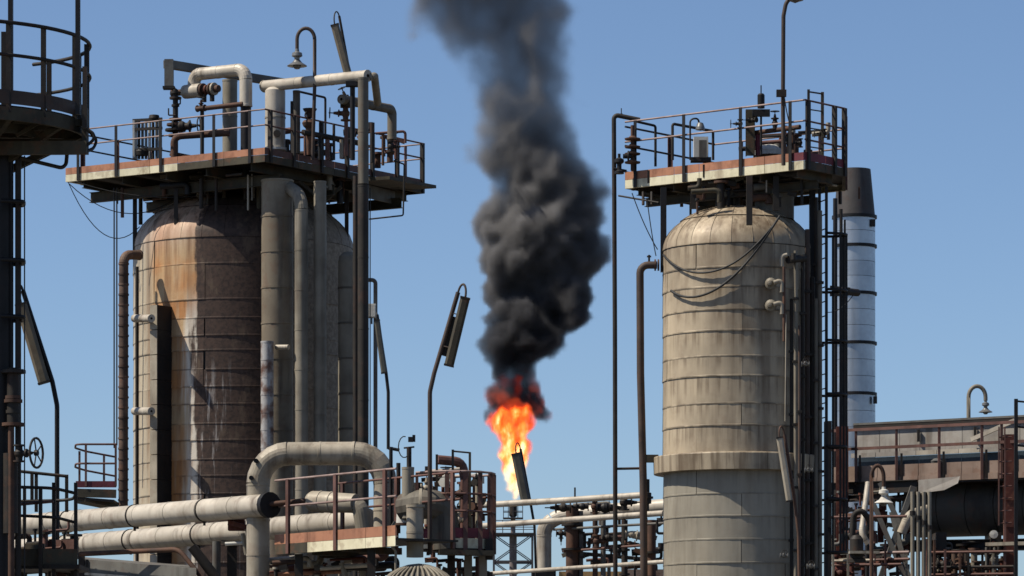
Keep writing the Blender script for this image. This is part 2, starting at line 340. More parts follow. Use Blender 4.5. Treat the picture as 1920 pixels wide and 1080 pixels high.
# ------------------------------------------------------------------ kit: pipes, valves, rails, ladders, lamps
def pipe(label, pts, r, mat, sec=1.1, bend=None, n=16, name='insulated_pipe', cat='pipe', group=None, flanges=(), fmat='rust', seg=6, bead=1.035, straps=()):
    """an insulated line: every jacket section and elbow is a part of its own"""
    pts = [Vector(p) for p in pts]
    base = min(pts, key=lambda p: p.z); t = thing(name, label, cat, base, group)
    bend = bend or r * 2.0
    fl = []
    for i in range(1, len(pts) - 1):
        da = (pts[i - 1] - pts[i]).normalized(); db = (pts[i + 1] - pts[i]).normalized()
        tt = min(bend / math.tan(da.angle(db) / 2), (pts[i - 1] - pts[i]).length * .48, (pts[i + 1] - pts[i]).length * .48)
        fl.append((pts[i] + da * tt, pts[i] + db * tt, fillet([pts[i] + da * tt * 3, pts[i], pts[i] + db * tt * 3], tt * math.tan(da.angle(db) / 2), seg)))
    st = pts[0]; runs = []
    for a, b, arc in fl: runs.append((st, a)); st = b
    runs.append((st, pts[-1]))
    for a, b in runs:
        L = (b - a).length
        if L < 0.02: continue
        k = max(1, round(L / sec)); d = (b - a).normalized()
        for i in range(k):
            p0 = a + d * (L * i / k); l = L / k; bw = min(0.05, l * 0.3); rr = r * random.uniform(0.985, 1.0)
            mb = MB().lathe(p0, d, [(0.3 * r, 0), (rr, 0.0), (rr, l - bw), (rr * bead, l - bw + .004), (rr * bead, l), (0.3 * r, l)], n)
            part('jacket_section', mb, mat, t)
    for a, b, arc in fl:
        part('elbow', MB().sweep(arc[1:-1] if len(arc) > 4 else arc, r * 1.012, n, smooth=False), mat, t)
    for (q0, q1, every) in straps:
        q0, q1 = Vector(q0), Vector(q1); dd = (q1 - q0).normalized(); kk = 0
        while every * (kk + .6) < (q1 - q0).length:
            c0 = q0 + dd * every * (kk + .6); kk += 1
            part('strap', MB().lathe(c0, dd, [(r, -.02), (r * 1.06, -.018), (r * 1.06, .018), (r, .02)], n), 'steel_dark', t)
            part('strap_lug', MB().box(c0 + Z * (-r * 1.15), .05, .05, .1), 'steel_dark', t)
    for (p, d, fr, ft) in flanges:
        part('flange', MB().cyl(Vector(p) - Vector(d).normalized() * ft / 2, Vector(p) + Vector(d).normalized() * ft / 2, fr, n=14), fmat, t)
    return t
def line(label, pts, r, mat, name='pipe', cat='pipe', bend=None, n=8, group=None):
    return single(name, MB().tube(pts, r, n, bend), mat, label, cat, group)
def valve(label, c, axis, size, stem, mat='rust', wheel=True, wr=None, name='gate_valve', group=None, wmat='steel_dark', parent=None):
    """flanged valve: body, bonnet, stem and a spoked handwheel facing along `stem`"""
    c = Vector(c); ax = Vector(axis).normalized(); sv = Vector(stem).normalized(); s = size
    t = parent or thing(name, label, 'valve', c - Z * s * .5, group)
    nb = lambda nm, mb, mt: part(nm, mb, mt, t)
    nb('valve_body', MB().lathe(c - ax * s * .9, ax, [(0, 0), (s * .62, 0), (s * .62, s * .16), (s * .34, s * .18), (s * .36, s * .5), (s * .5, s * .75), (s * .52, s * 1.05), (s * .36, s * 1.3), (s * .34, s * 1.62), (s * .62, s * 1.64), (s * .62, s * 1.8), (0, s * 1.8)], 14), mat)
    nb('bonnet', MB().lathe(c + sv * s * .3, sv, [(s * .3, 0), (s * .3, s * .45), (s * .46, s * .46), (s * .46, s * .62), (s * .24, s * .66), (s * .16, s * 1.2), (0, s * 1.2)], 12), mat)
    nb('stem', MB().cyl(c + sv * s * 1.4, c + sv * s * 2.1, s * .07, n=8), wmat)
    if wheel:
        wr = wr or s * .7; wc = c + sv * s * 1.95; sd, up = frame(sv)
        mb = MB().ring(wc, sv, wr, wr * .085, 20, 6).cyl(wc - sv * wr * .12, wc + sv * wr * .12, wr * .2, n=8)
        for k in range(5):
            a = k * 2 * math.pi / 5; mb.cyl(wc, wc + (sd * math.cos(a) + up * math.sin(a)) * wr * .97, wr * .05, n=5, cap=False)
        nb('handwheel', mb, wmat)
    return t
def post(mb, p, h, w=.075, ax=X):
    """angle-iron rail post"""
    p = Vector(p); ay = Z.cross(ax)
    mb.box(p + Z * h / 2, w, .012, h, (ax, ay, Z)); mb.box(p + Z * h / 2 - ax * (w / 2 - .006) + ay * (w / 2 + .006), .012, w, h, (ax, ay, Z)); return mb
def rails(t, a, b, ts, heights, pmat, rmat, w=.075, r=.022, zdrop=0.0, posts=True, ext=0.0):
    """rail posts at fractions ts between a and b and rails at the given heights"""
    a, b = Vector(a), Vector(b); d = (b - a).normalized(); out = d.cross(Z)
    if posts:
        for k in ts: part('rail_post', post(MB(), a + (b - a) * k - Z * zdrop, heights[0] + zdrop, w, d), pmat, t)
    for i, h in enumerate(heights):
        o = -out * (.03 + r)
        part('top_rail' if i == 0 else 'mid_rail', MB().cyl(a + Z * h + o - d * ext, b + Z * h + o + d * ext, r, n=8), rmat, t)
def ladder(t, base, top, ax, w=.42, step=.3, mat='steel_dark', rs=.025, cage=None, hoops=(), depth=.65, back=None, nstrap=5):
    """two stiles, rungs; optional cage hoops (z list) bulging along `back`"""
    base, top = Vector(base), Vector(top); ax = Vector(ax).normalized()
    for k in (-1, 1): part('stile', MB().bar(base + ax * k * w / 2, top + ax * k * w / 2, .06, .02, ax), mat, t)
    L = (top - base).length; d = (top - base) / L; nr = int(L / step)
    for i in range(nr): part('rung', MB().cyl(base + d * (step * (i + .5)) - ax * w / 2, base + d * (step * (i + .5)) + ax * w / 2, .013, n=6), mat, t)
    if hoops:
        bk = Vector(back).normalized(); rad = depth / 2 + .05
        def hp(k): a = math.pi * k; return ax * (-math.cos(a) * rad) + bk * (math.sin(a) * (depth))
        for z in hoops:
            c = Vector((base.x, base.y, z)); part('cage_hoop', MB().sweep([c + hp(k / 12) for k in range(13)], rs, 6), mat, t)
        for k in range(1, nstrap):
            o = hp(k / nstrap); part('cage_strap', MB().bar(Vector((base.x, base.y, min(hoops))) + o, Vector((base.x, base.y, max(hoops))) + o, .045, .01, ax), mat, t)
def batten_lamp(label, pole, top, tilt_to, hoop_r, hous, hw, polemat='steel_dark', hmat='fixture', r=.035, second=None, facing=-1):
    """bent pole ending in a hoop that carries a long tube-light housing"""
    t = thing('tube_floodlight', label, 'floodlight', min(pole, key=lambda p: p.z), 'bent-pole tube lights')
    part('pole', MB().tube(pole + [top], r, 8, .5), polemat, t)
    h0, h1 = hous; d = (h1 - h0).normalized(); sd = d.cross(Yv).normalized()
    # hoop: from pole top over to the upper end of the housing
    mid = (top + h0) / 2; up = -d; hr = (top - h0).length
    side = (h0 - top)
    arc = [top + side * (0.5 - 0.5 * math.cos(math.pi * k / 10)) + up * (hoop_r * math.sin(math.pi * k / 10)) for k in range(11)]
    part('hoop', MB().sweep(arc, r * .55, 6), polemat, t)
    nrm = d.cross(sd).normalized()
    a = h0; b = h1; m_ = MB()
    # housing: trough with sloping shoulders and end caps
    pr = [(-.5, -.35), (.5, -.35), (.5, .15), (.25, .5), (-.25, .5), (-.5, .15)]
    n = len(pr); vs = [a + sd * (x * hw) + nrm * (y * hw * .8) for x, y in pr] + [b + sd * (x * hw) + nrm * (y * hw * .8) for x, y in pr]
    m_.add(vs, [tuple(range(n)), tuple(range(2 * n - 1, n - 1, -1))] + [(i, (i + 1) % n, n + (i + 1) % n, n + i) for i in range(n)])
    hs = part('housing', m_, hmat, t)
    part('diffuser', MB().bar(a + d * .05 - nrm * hw * .33, b - d * .05 - nrm * hw * .33, hw * .72, hw * .2, nrm), 'cover', hs)
    for e, s_ in ((a, -1), (b, 1)): part('end_cap', MB().bar(e, e + d * s_ * .03, hw * 1.06, hw * .86, nrm), 'steel_dark', hs)
    for k in (.25, .75):
        q = a + (b - a) * k; pp = pole[-1] + (top - pole[-1]) * max(0, min(1, (q - pole[-1]).dot((top - pole[-1]).normalized()) / (top - pole[-1]).length))
        part('bracket', MB().bar(q, pp, .05, .02), polemat, t)
    if second:
        part('ballast_box', MB().bar(second[0], second[1], hw * .9, hw * .8, nrm), 'steel_dark', t)
    return t
def bell_lamp(label, pole, hook_top, head, s, polemat='grey_paint', hmat='lamp_enamel', r=.03, seg=10):
    """gooseneck pole with an insulator-shaped head and a bell shade"""
    t = thing('gooseneck_lamp', label, 'lamp', pole[0], 'gooseneck lamps')
    a = pole[-1]; b = head + Z * s * 1.55; arc = []
    rad = (b.x - a.x) / 2; cx_ = (a.x + b.x) / 2; zc = max(a.z, b.z)
    for k in range(13):
        th = math.pi * k / 12; arc.append(Vector((cx_ - rad * math.cos(th), a.y + (b.y - a.y) * k / 12, zc + abs(hook_top - zc) * math.sin(th))))
    part('pole', MB().sweep(pole[:-1] + [a] + arc + [b], r, 8), polemat, t)
    hd = part('lamp_head', MB().lathe(head + Z * s * 1.6, -Z, [(0, 0), (s * .16, 0), (s * .2, s * .25), (s * .42, s * .35), (s * .46, s * .62), (s * .24, s * .74), (s * .22, s * .9), (s * .34, s * 1.05)], 16), hmat, t)
    part('shade', MB().lathe(head + Z * s * .6, -Z, [(s * .3, 0), (s * .42, s * .16), (s * .8, s * .4), (s * .86, s * .46), (s * .8, s * .49), (s * .4, s * .28)], 20), hmat, t)
    part('glass_globe', MB().lathe(head + Z * s * .25, -Z, [(s * .36, 0), (s * .34, s * .2), (s * .2, s * .36), (0, s * .4)], 14), 'lamp_dull', t)
    return t
def ibx(label, c, sx, sy, sz, mat, name='junction_box', cat='box', group=None):
    t = thing(name, label, cat, Vector(c) - Z * sz / 2, group)
    part('housing', MB().box(c, sx, sy, sz), mat, t)
    part('cover_plate', MB().box(Vector(c) - Yv * (sy / 2 + .012), sx * .86, .02, sz * .86), mat, t)
    part('conduit', MB().cyl(Vector(c) - Z * sz / 2, Vector(c) - Z * (sz / 2 + .15), sx * .12, n=6), 'steel_dark', t)
    return t
def vessel_sheets(t, Rr, n, zs, mat, stag=0.37):
    """courses of lapped cladding sheets round the axis of root t"""
    for ci in range(len(zs) - 1):
        z1, z0 = zs[ci], zs[ci + 1]; h = z1 - z0; seg = 8; da = 2 * math.pi / n; vs = []; fs = []; sm = []
        prof = [(Rr + .001, h), (Rr + .009, .03), (Rr + .013, .02), (Rr + .013, -.006), (Rr - .02, -.006)]
        mb = MB()
        for j in range(len(prof) - 1):
            rows = []
            for r_, z_ in (prof[j], prof[j + 1]):
                rows += [Vector((r_ * math.sin((k / seg - .5) * (da - .0035)), -r_ * math.cos((k / seg - .5) * (da - .0035)), z_)) for k in range(seg + 1)]
            mb.add(rows, [(k, k + 1, seg + 2 + k, seg + 1 + k) for k in range(seg)], True)
        me = mb.mesh('cladding_sheet', mat)
        for k in range(n):
            rz = k * da + ci * stag * da + random.uniform(-.01, .01)
            o = inst('cladding_sheet', me, t, (0, 0, z0), rz); o.scale = (random.uniform(.998, 1.003),) * 2 + (1,)
def dome(t, Rr, zt, hgt, n, mat, rows=((0, .42), (.42, .74)), crown=.74):
    """ellipsoidal head of cladding gores with a crown cap"""
    for (t0, t1) in rows:
        mb = MB(); da = 2 * math.pi / n; seg = 3; st = 5; P = []
        for i in range(st + 1):
            th = (t0 + (t1 - t0) * i / st) * math.pi / 2; lift = .014 * (1 - i / st)
            P.append([Vector(((Rr * math.cos(th) + lift) * math.sin((k / seg - .5) * da), -(Rr * math.cos(th) + lift) * math.cos((k / seg - .5) * da), hgt * math.sin(th) + lift)) for k in range(seg + 1)])
        mb.add([p for r_ in P for p in r_], [(i * (seg + 1) + k, i * (seg + 1) + k + 1, (i + 1) * (seg + 1) + k + 1, (i + 1) * (seg + 1) + k) for i in range(st) for k in range(seg)], True)
        rib = [p[-1] * 1.0 + Vector((0, 0, .008)) for p in P]
        mb.sweep(rib, .006, 4, cap=False)
        me = mb.mesh('dome_gore', mat)
        for k in range(n): inst('dome_gore', me, t, (0, 0, zt), k * da)
    pr = []
    for i in range(7):
        th = (crown + (1 - crown) * i / 6) * math.pi / 2; pr.append((Rr * math.cos(th), hgt * math.sin(th)))
    part('dome_crown', MB().lathe(OFF[t] + Z * (zt), Z, [(pr[0][0] + .02, pr[0][1] - .02)] + pr, 32), mat, t)

# ================================================================== the setting
structure('ground', MB().add([(-3000, -60, 0), (3000, -60, 0), (3000, 4000, 0), (-3000, 4000, 0)], [(0, 1, 2, 3)]), 'gravel')
structure('concrete_pavement', MB().prism([(-40, 55), (40, 55), (40, 125), (-40, 125)], 0.004, 0.05), 'concrete')

# ================================================================== stained vessel with its square service deck
uL, vL = Vector((-.8314, .5557, 0)), Vector((.5557, .8314, 0))
K1 = Vector((-6.019, 97.5, 15.96)); L1, W1 = 6.319, 6.773
t = thing('storage_drum', 'big rust-stained drum with brown and cream cladding sheets under the wider deck', 'vessel', V1)
part('shell', MB().cyl(V1, V1 + Z * 14.35, R1 - .03, n=48), 'steel_dark', t)
fy = lambda y: CAMZ + (HY - y) / FPX * 99.2
ys = [443, 493, 560, 595, 628, 656, 692, 724, 757, 794, 825, 861, 892, 925, 958, 990, 1022, 1055, 1088, 1121, 1155]
vessel_sheets(t, R1, 11, [fy(y) for y in ys], 'clad_stained', 0.0)
dome(t, R1, 14.35, 1.48, 30, 'clad_stained', rows=((0, .40), (.40, .72)), crown=.72)
for i, (dx, dy) in enumerate(((-.9, -.5), (.8, -.9), (1.2, .6), (-.4, 1.1))):
    c = V1 + Vector((dx, dy, 15.35)); part('dome_nozzle', MB().lathe(c, Z, [(.14, 0), (.14, .25), (.24, .26), (.24, .33), (0, .33)], 12), 'rust', t)

t = thing('service_deck', 'wide square steel deck with orange toe boards over the stained drum', 'platform', K1)
C_l, C_r = K1 + uL * L1, K1 + vL * W1; C_b = K1 + uL * L1 + vL * W1
zt1 = K1.z + .175
part('deck_plate', MB().prism([(p.x, p.y) for p in (K1, C_r, C_b, C_l)], zt1 - .03, zt1 - .004), 'steel_dark', t)
def fascia(t, a, b, out, zb, cuts, kick='kick_orange', beam='beam_cream', bh=.175, kh=.165):
    """segmented toe board above a channel beam"""
    a, b = Vector(a), Vector(b); d = (b - a).normalized(); L = (b - a).length
    for i in range(len(cuts) - 1):
        p0 = a + d * (L * cuts[i] + .006); p1 = a + d * (L * cuts[i + 1] - .006)
        km = kick[i] if isinstance(kick, (list, tuple)) else kick
        bm_ = beam[i] if isinstance(beam, (list, tuple)) else beam
        part('toe_board', MB().bar(p0 + Z * (bh + kh / 2 + .006), p1 + Z * (bh + kh / 2 + .006), .012, kh), km, t)
        part('edge_beam', MB().chan(p0 + Z * (bh / 2), p1 + Z * (bh / 2), bh, .06, .012, -out), bm_, t)
fascia(t, C_l, K1, -vL, K1.z, [0, .25, .43, .57, .80, 1.0], ['kick_orange'] * 5, ['beam_cream', 'beam_cream', 'beam_cream', 'beam_olive', 'beam_olive'])
fascia(t, K1, C_r, -uL, K1.z, [0, .2, .42, .62, .8, 1.0], 'rail_red', 'beam_olive')
fascia(t, C_r, C_b, vL, K1.z, [0, .5, 1], 'rail_red', 'beam_olive')
fascia(t, C_b, C_l, uL, K1.z, [0, .5, 1], 'kick_orange', 'beam_cream')
o1 = -vL * .045; o2 = -uL * .045
rails(t, C_l + o1, K1 + o1, [.07, .265, .49, .755, .93], [1.28, .90], 'steel_black', 'rail_pink', .085, .02)
rails(t, K1 + o2, C_r + o2, [.03, .17, .34, .5, .66, .82, .985], [1.28, .90], 'steel_dark', 'rail_red', .085, .022)
rails(t, C_r + vL * .045, C_b + vL * .045, [.1, .4, .7, .98], [1.28, .90], 'rail_red', 'rail_pink', .085, .02)
rails(t, C_b + uL * .045, C_l + uL * .045, [.1, .3, .5, .7, .9], [1.28, .90], 'rail_red', 'steel_dark', .085, .022)
for k in (.08, .3, .5, .72, .92):                       # joists
    a = K1 + uL * (L1 * k); part('deck_joist', MB().ibeam(a + vL * .1 - Z * .06, a + vL * (W1 - .1) - Z * .06, .24, .12, .015), 'beam_olive', t)
for k in (.12, .45, .88):
    a = K1 + vL * (W1 * k); part('deck_girder', MB().ibeam(a + uL * .15 - Z * .32, a + uL * (L1 - .15) - Z * .32, .26, .14, .016), 'beam_olive', t)
for (px, y0, y1, Yd, w) in ((253, 350, 470, 101.4, 10), (650, 345, 480, 101.5, 7), (600, 345, 420, 100, 7), (330, 340, 420, 99.8, 6), (290, 335, 400, 104.5, 7)):
    part('strut', MB().bar(W(px, y0, Yd), W(px, y1, Yd), mpx(w, Yd), .1), 'steel_dark', t)
for (a, b, Yd) in (((268, 335), (247, 372), 101.0), ((330, 335), (300, 372), 100.8), ((560, 340), (600, 372), 99.5), ((640, 350), (600, 385), 100.5)):
    part('brace', MB().bar(W(*a, Yd), W(*b, Yd), .1, .08), 'beam_olive', t)
part('deep_girder', MB().bar(W(662, 352, 100.6), W(742, 372, 103.0), .05, .33), 'grey_paint', t)
part('under_walk', MB().bar(W(700, 335, 100), W(788, 352, 102.6), .9, .08), 'beam_olive', t)
# tangle of short stubs, hangers and drip pipes between deck and dome
for i in range(26):
    a = K1 + uL * random.uniform(.6, L1 - .6) + vL * random.uniform(.3, 3.6) - Z * random.uniform(.1, .2)
    d = random.choice([uL, vL, -Z, -Z]); b = a + d * random.uniform(.25, .9)
    part('hanger', MB().cyl(a, b, random.uniform(.02, .06), n=7), random.choice(['steel_dark', 'rust', 'beam_olive', 'jacket_grey', 'jacket']), t)

# upright lines in front of the stained drum
pipe('wide sooty upright duct down the middle of the stained drum', [W(520, 1140, 98.5), W(520, 338, 98.5)], mpx(30, 98.5), 'jacket_mid', .9, name='upright_duct', cat='duct')
pipe('short upright pipe with peeling silver jacket above the big cream pipe loop', [W(501, 870, 97.75), W(501, 640, 97.75)], mpx(12, 97.75), 'jacket_peel', .42)
line('stub pipe with pale end poking out beside the peeling silver pipe', [W(518, 651, 97.9), W(541, 651, 97.7)], mpx(5, 97.8), 'jacket_cream', 'pipe_stub')
pipe('grey upright pipe hooking over at its top in front of the stained drum', [W(565, 1140, 97.8), W(565, 368, 97.8), W(532, 345, 98.6), W(505, 343, 99.3)], mpx(12.5, 97.8), 'jacket_grey', .95, bend=.5)
pipe('grey-green upright pipe rising straight into the wide deck', [W(600, 1140, 98.0), W(600, 340, 98.0)], mpx(12, 98), 'jacket_grey', .95)
t = thing('column_drum', 'slim dark upright drum tucked behind the tall standpipe at the wide deck', 'vessel', W(653, 1140, 99.3))
rr = mpx(19, 99.3); b = W(653, 1150, 99.3); hh = mpx(1150 - 490, 99.3)
part('shell', MB().lathe(b, Z, [(0, 0), (rr, 0), (rr, hh), (rr * .9, hh + .12), (rr * .5, hh + .22), (0, hh + .25)], 24), 'jacket_grey', t)
for i in range(9): part('jacket_band', MB().lathe(b + Z * (hh * (.12 + i * .1)), Z, [(rr, 0), (rr + .012, .003), (rr + .012, .05), (rr, .053)], 24), 'jacket_soot', t)
pipe('tall grey standpipe rising past the side of the wide deck', [W(681, 345, 96.9), W(681, 146, 96.9)], mpx(10, 96.9), 'jacket_soot', 1.1, name='standpipe')
pipe('shade-darkened lower length of the tall standpipe, from the ground to the wide deck', [W(681, 1150, 96.9), W(681, 347, 96.9)], mpx(10.5, 96.9), 'pipe_shaded', 1.6, name='standpipe')  # same pipe in a darker colour, with the shadow below the deck painted in
line('dark conduit running up behind the tall standpipe', [W(667, 1150, 97.4), W(667, 330, 97.4)], .07, 'steel_dark', 'conduit')
line('thin grey drain line bending over beside the tall standpipe', [W(690, 525, 97.5), W(704, 525, 97.5), W(704, 840, 97.5)], .05, 'grey_paint')
ibx('pale meter box strapped to the thin drain line beside the standpipe', W(697, 583, 97.3), .2, .16, .34, 'white_box')
valve(None, W(697, 610, 97.2), Z, .12, -X, 'steel_dark', False, name='gate_valve') if False else None
line('thin earth wire hanging straight down past the standpipe', [W(694, 352, 97), W(694, 840, 97)], .013, 'cable', 'earth_wire', 'wire')
line('thin drip line stepping out below the end of the wide deck', [W(692, 411, 99), W(756, 404, 99), W(758, 308, 99), W(738, 301, 99)], .02, 'steel_dark', bend=.05)
# left side of the stained drum
pipe('brown lagged pipe climbing beside the stained drum and hooking into it', [W(231, 955, 99.5), W(232, 478, 99.5), W(262, 478, 99.9)], mpx(9.0, 99.5), 'jacket_brown', .26, bend=.22, bead=1.13)
t = thing('box_riser', 'upright cream box duct, its shaded sides painted black, on the side of the stained drum', 'duct', V1 + Vector((-1.9, -2.4, 0)))
rv, tv = Vector((-.613, -.79, 0)), Vector((.79, -.613, 0)); zt_ = W(288, 572, 99.4).z
for k in range(12):
    z0 = zt_ - (k + 1) * .62; c = Vector((V1.x, V1.y, z0 + .31)) + rv * (R1 + .27)
    part('duct_section', MB().box(c, .55, .2, .612, (rv, tv, Z)), 'steel_black', t)  # black colour paints in the shade on the cream duct's sides
    part('cover_plate', MB().box(c + rv * .286, .02, .235, .60, (rv, tv, Z)), 'jacket', t)
for i, (x, y) in enumerate(((268, 597), (268, 771))):
    pipe(['upper short stub joining the cream box duct to the drum', 'lower short stub joining the cream box duct to the drum'][i], [W(252, y, 99.9), W(284, y, 99.0)], mpx(7.5, 99), 'jacket_cream', .6, name='pipe_stub')
line('dark conduit strapped to the side of the stained drum', [W(257, 1120, 100.0), W(257, 500, 100.0)], .045, 'steel_dark', 'conduit')
for i, (x, y0, y1) in enumerate(((214, 352, 840), (219, 352, 835))):
    line(['thin wire-like pipe dropping from the deck left of the brown lagged pipe', 'second thin pipe dropping from the deck against the brown lagged pipe'][i], [W(x, y0, 100.5), W(x, y1, 100.5)], .018, 'steel_dark')
# three sagging cables whose shadows lie over the dome
def sag(a, b, drop, n=14): return [a.lerp(b, k / n) - Z * (drop * 4 * (k / n) * (1 - k / n)) for k in range(n + 1)]
for i, (a, b, d) in enumerate((((130, 345, 100.5), (330, 372, 101), .55), ((128, 342, 100.4), (262, 425, 101), .75), ((140, 340, 100), (420, 360, 100), .25))):
    single('cable', MB().sweep(sag(W(*a), W(*b), d), .012, 5), 'cable', ['sagging cable from the deck corner to the drum crown', 'longest sagging cable looping under the deck corner', 'tight cable strung just below the deck edge'][i], 'cable', 'cables under the wide deck')

# ------------------------------------------------------------------ things on the wide deck
def on1(px, py): return None
pipe('cream pipe loop arching high over the wide deck', [W(364, 172, 100.3), W(364, 140, 100.3), W(461, 130, 99.4), W(461, 200, 99.4)], mpx(12, 100), 'jacket_cream', .75, bend=.26)
t = thing('condenser_pot', 'small cream horizontal pot under the arching pipe loop', 'vessel', W(366, 186, 100.2))
dv = (W(390, 168, 99.9) - W(342, 173, 100.4)).normalized(); a0 = W(342, 173, 100.4)
part('pot_shell', MB().lathe(a0, dv, [(0, 0), (.1, .01), (.17, .08), (.175, .15), (.175, .62), (0, .62)], 18), 'jacket_cream', t)
for i, o in enumerate((.66, .78, .92, 1.02)): part('flange', MB().cyl(a0 + dv * o, a0 + dv * (o + .05), [.17, .12, .16, .16][i], n=14), ['rust', 'rust_red', 'rust', 'jacket'][i], t)
part('neck', MB().cyl(a0 + dv * .6, a0 + dv * 1.2, .09, n=10), 'rust', t)
for o in (.72, .98): part('drain_cock', MB().cyl(a0 + dv * o - Z * .12, a0 + dv * o - Z * .3, .06, n=8), 'steel_dark', t)
part('inlet_spool', MB().cyl(a0 - dv * .35, a0 + dv * .02, .08, n=10).cyl(a0 - dv * .3, a0 - dv * .24, .13, n=12), 'rust', t)
pipe('grey vent riser through the deck beneath the cream pipe loop', [W(431, 350, 101.2), W(431, 150, 101.2)], mpx(14, 101.2), 'jacket_grey', .8, name='vent_riser')
line('black sleeve pipe below the cream loop, through the deck', [W(461, 198, 99.45), W(461, 345, 99.45)], mpx(10, 99.4), 'steel_black', n=12)
t = thing('box_duct', 'dark square duct crossing behind the cream loop with a drop leg', 'duct', W(317, 162, 100.2))
part('duct_run', MB().bar(W(312, 120, 100.2), W(547, 158, 104.2), .2, .2), 'grey_paint', t)
part('drop_leg', MB().bar(W(317, 112, 100.1), W(317, 162, 100.1), .22, .22, X), 'grey_paint', t)
part('end_flange', MB().box(W(317, 165, 100.1), .3, .3, .06), 'steel_dark', t)
# valve tree at the duct drop
t = thing('valve_tree', 'tall rusty valve tree standing below the square duct drop leg', 'valve', W(330, 296, 100))
part('riser', MB().cyl(W(329, 300, 100), W(329, 168, 100), .07, n=10), 'steel_dark', t)
for y, r_ in ((176, .13), (186, .15), (200, .1), (226, .16), (236, .22), (246, .26), (256, .18), (292, .15)):
    part('flange', MB().cyl(W(329, y, 100), W(329, y - 4, 100), r_, n=12), random.choice(['rust', 'steel_dark']), t)
part('lever', MB().tube([W(338, 183, 99.9), W(338, 195, 99.9), W(330, 195, 99.9)], .02, 6, .02), 'steel_dark', t)
part('lever', MB().tube([W(316, 203, 99.9), W(316, 216, 99.9), W(329, 216, 99.9)], .02, 6, .02), 'steel_dark', t)
valve(None, W(340, 237, 99.9), X, .26, X + Yv * -.3, 'steel_dark', True, .22, parent=t)
pipe('rusty manifold line lying behind the front deck rail', [W(326, 298, 99.6), W(326, 256, 99.6), W(430, 249, 99.3)], .085, 'rust', .8, bend=.18, name='manifold_pipe')
line('rusty crossover pipe above the front deck rail', [W(368, 205, 99.2), W(455, 195, 98.9)], .06, 'rust', n=10)
valve('small dark valve at the end of the rusty crossover pipe', W(377, 203, 99.2), uL, .14, Z, 'rust', True, .1)
line('slim upright pipe on the deck below the crossover valve', [W(379, 205, 99.25), W(379, 300, 99.25)], .05, 'steel_dark')
# bank of sight-glass tubes
t = thing('tube_bank', 'bank of upright tubes in a frame by the deck corner rail', 'instrument', W(277, 298, 100.4))
for i in range(8): part('tube', MB().cyl(W(254 + i * 6.6, 298, 100.4), W(254 + i * 6.6, 224 + (i % 3) * 3, 100.4), .035 if i not in (0, 7) else .05, n=8), ['white_box', 'steel_dark', 'grey_paint', 'lamp_dull'][i % 4], t)
part('side_plate', MB().box(W(251, 262, 100.4), .05, .2, .95), 'white_box', t)
for y in (226, 243, 282): part('cross_bar', MB().bar(W(249, y, 100.35), W(304, y - 3, 100.1), .05, .07), 'steel_dark', t)
part('gauge_head', MB().lathe(W(289, 222, 100.2), Z, [(0, -.1), (.12, -.08), (.14, 0), (.12, .08), (0, .1)], 12), 'steel_dark', t)
part('gauge_head', MB().lathe(W(266, 284, 100.2), Z, [(0, -.12), (.16, -.1), (.17, 0), (.12, .08), (0, .1)], 12), 'steel_dark', t)
# right-hand crossover
pipe('long cream crossover pipe sloping across the top of the deck', [W(494, 162, 99.6), W(690, 142, 97.0)], mpx(11, 98.5), 'jacket_cream', 1.3, flanges=[(W(496, 162, 99.57), W(690, 142, 97.0) - W(494, 162, 99.6), .155, .03)], fmat='jacket')
t = thing('upright_pot', 'pale upright pot standing beneath the long cream crossover pipe', 'vessel', W(516, 278, 99.3))
rr = mpx(19, 99.3); b = W(516, 280, 99.3); hh = mpx(110, 99.3)
part('pot_shell', MB().lathe(b, Z, [(rr * .9, 0), (rr, .05), (rr, hh), (rr * .7, hh + .07), (0, hh + .08)], 24), 'jacket_cream', t)
part('seam_band', MB().lathe(b + Z * hh * .52, Z, [(rr, 0), (rr + .012, .004), (rr + .012, .04), (rr, .044)], 24), 'jacket', t)
part('manhole', MB().cyl(b + Vector((.06, -rr, .35)), b + Vector((.06, -rr - .05, .35)), .09, n=12), 'steel_dark', t)
part('base_flange', MB().cyl(b - Z * .03, b + Z * .03, rr * 1.15, n=24), 'white_box', t)
pipe('dark riser between the pale pot and the gooseneck lamp', [W(556, 288, 99.2), W(556, 170, 99.2)], mpx(7, 99.2), 'jacket_soot', .7, name='dark_riser')
line('thin square-cornered line behind the gooseneck lamp', [W(562, 172, 100), W(610, 183, 100.6), W(610, 260, 100.6)], .03, 'steel_dark', bend=.05)
t = thing('hopper_valve', 'dark funnel-topped control valve behind the gooseneck lamp pole', 'valve', W(580, 290, 99))
part('funnel', MB().lathe(W(581, 204, 99), -Z, [(0, 0), (.18, 0), (.16, .04), (.1, .12), (.09, .22)], 14), 'steel_dark', t)
part('valve_body', MB().lathe(W(579, 226, 99), -Z, [(0, 0), (.13, 0), (.17, .06), (.14, .14), (.08, .2), (.06, .7), (.05, .85)], 12), 'rust', t)
part('yoke', MB().ring(W(581, 216, 98.9), Yv, .12, .02, 16, 5), 'steel_dark', t)
pipe('rusty header running along the side rail of the wide deck', [W(568, 248, 98.8), W(672, 268, 100.2)], .07, 'steel_dark', .7, name='header_pipe', n=10)
valve('rusty valve with a handwheel beside the tall standpipe on the deck', W(648, 213, 98.4), Z, .2, -X + Z * .05, 'rust', True, .13)
line('rust-coloured stem pipe beneath the handwheel valve', [W(649, 222, 98.4), W(649, 292, 98.4)], .05, 'rail_red')
valve('dark valve bolted to the upper side of the standpipe', W(652, 193, 98.2), X, .2, -X * .4 + Z, 'steel_dark', True, .1)
line('black hanger post under the crossover pipe end', [W(661, 160, 97.6), W(661, 300, 97.6)], mpx(5, 97.6), 'steel_black', n=10)
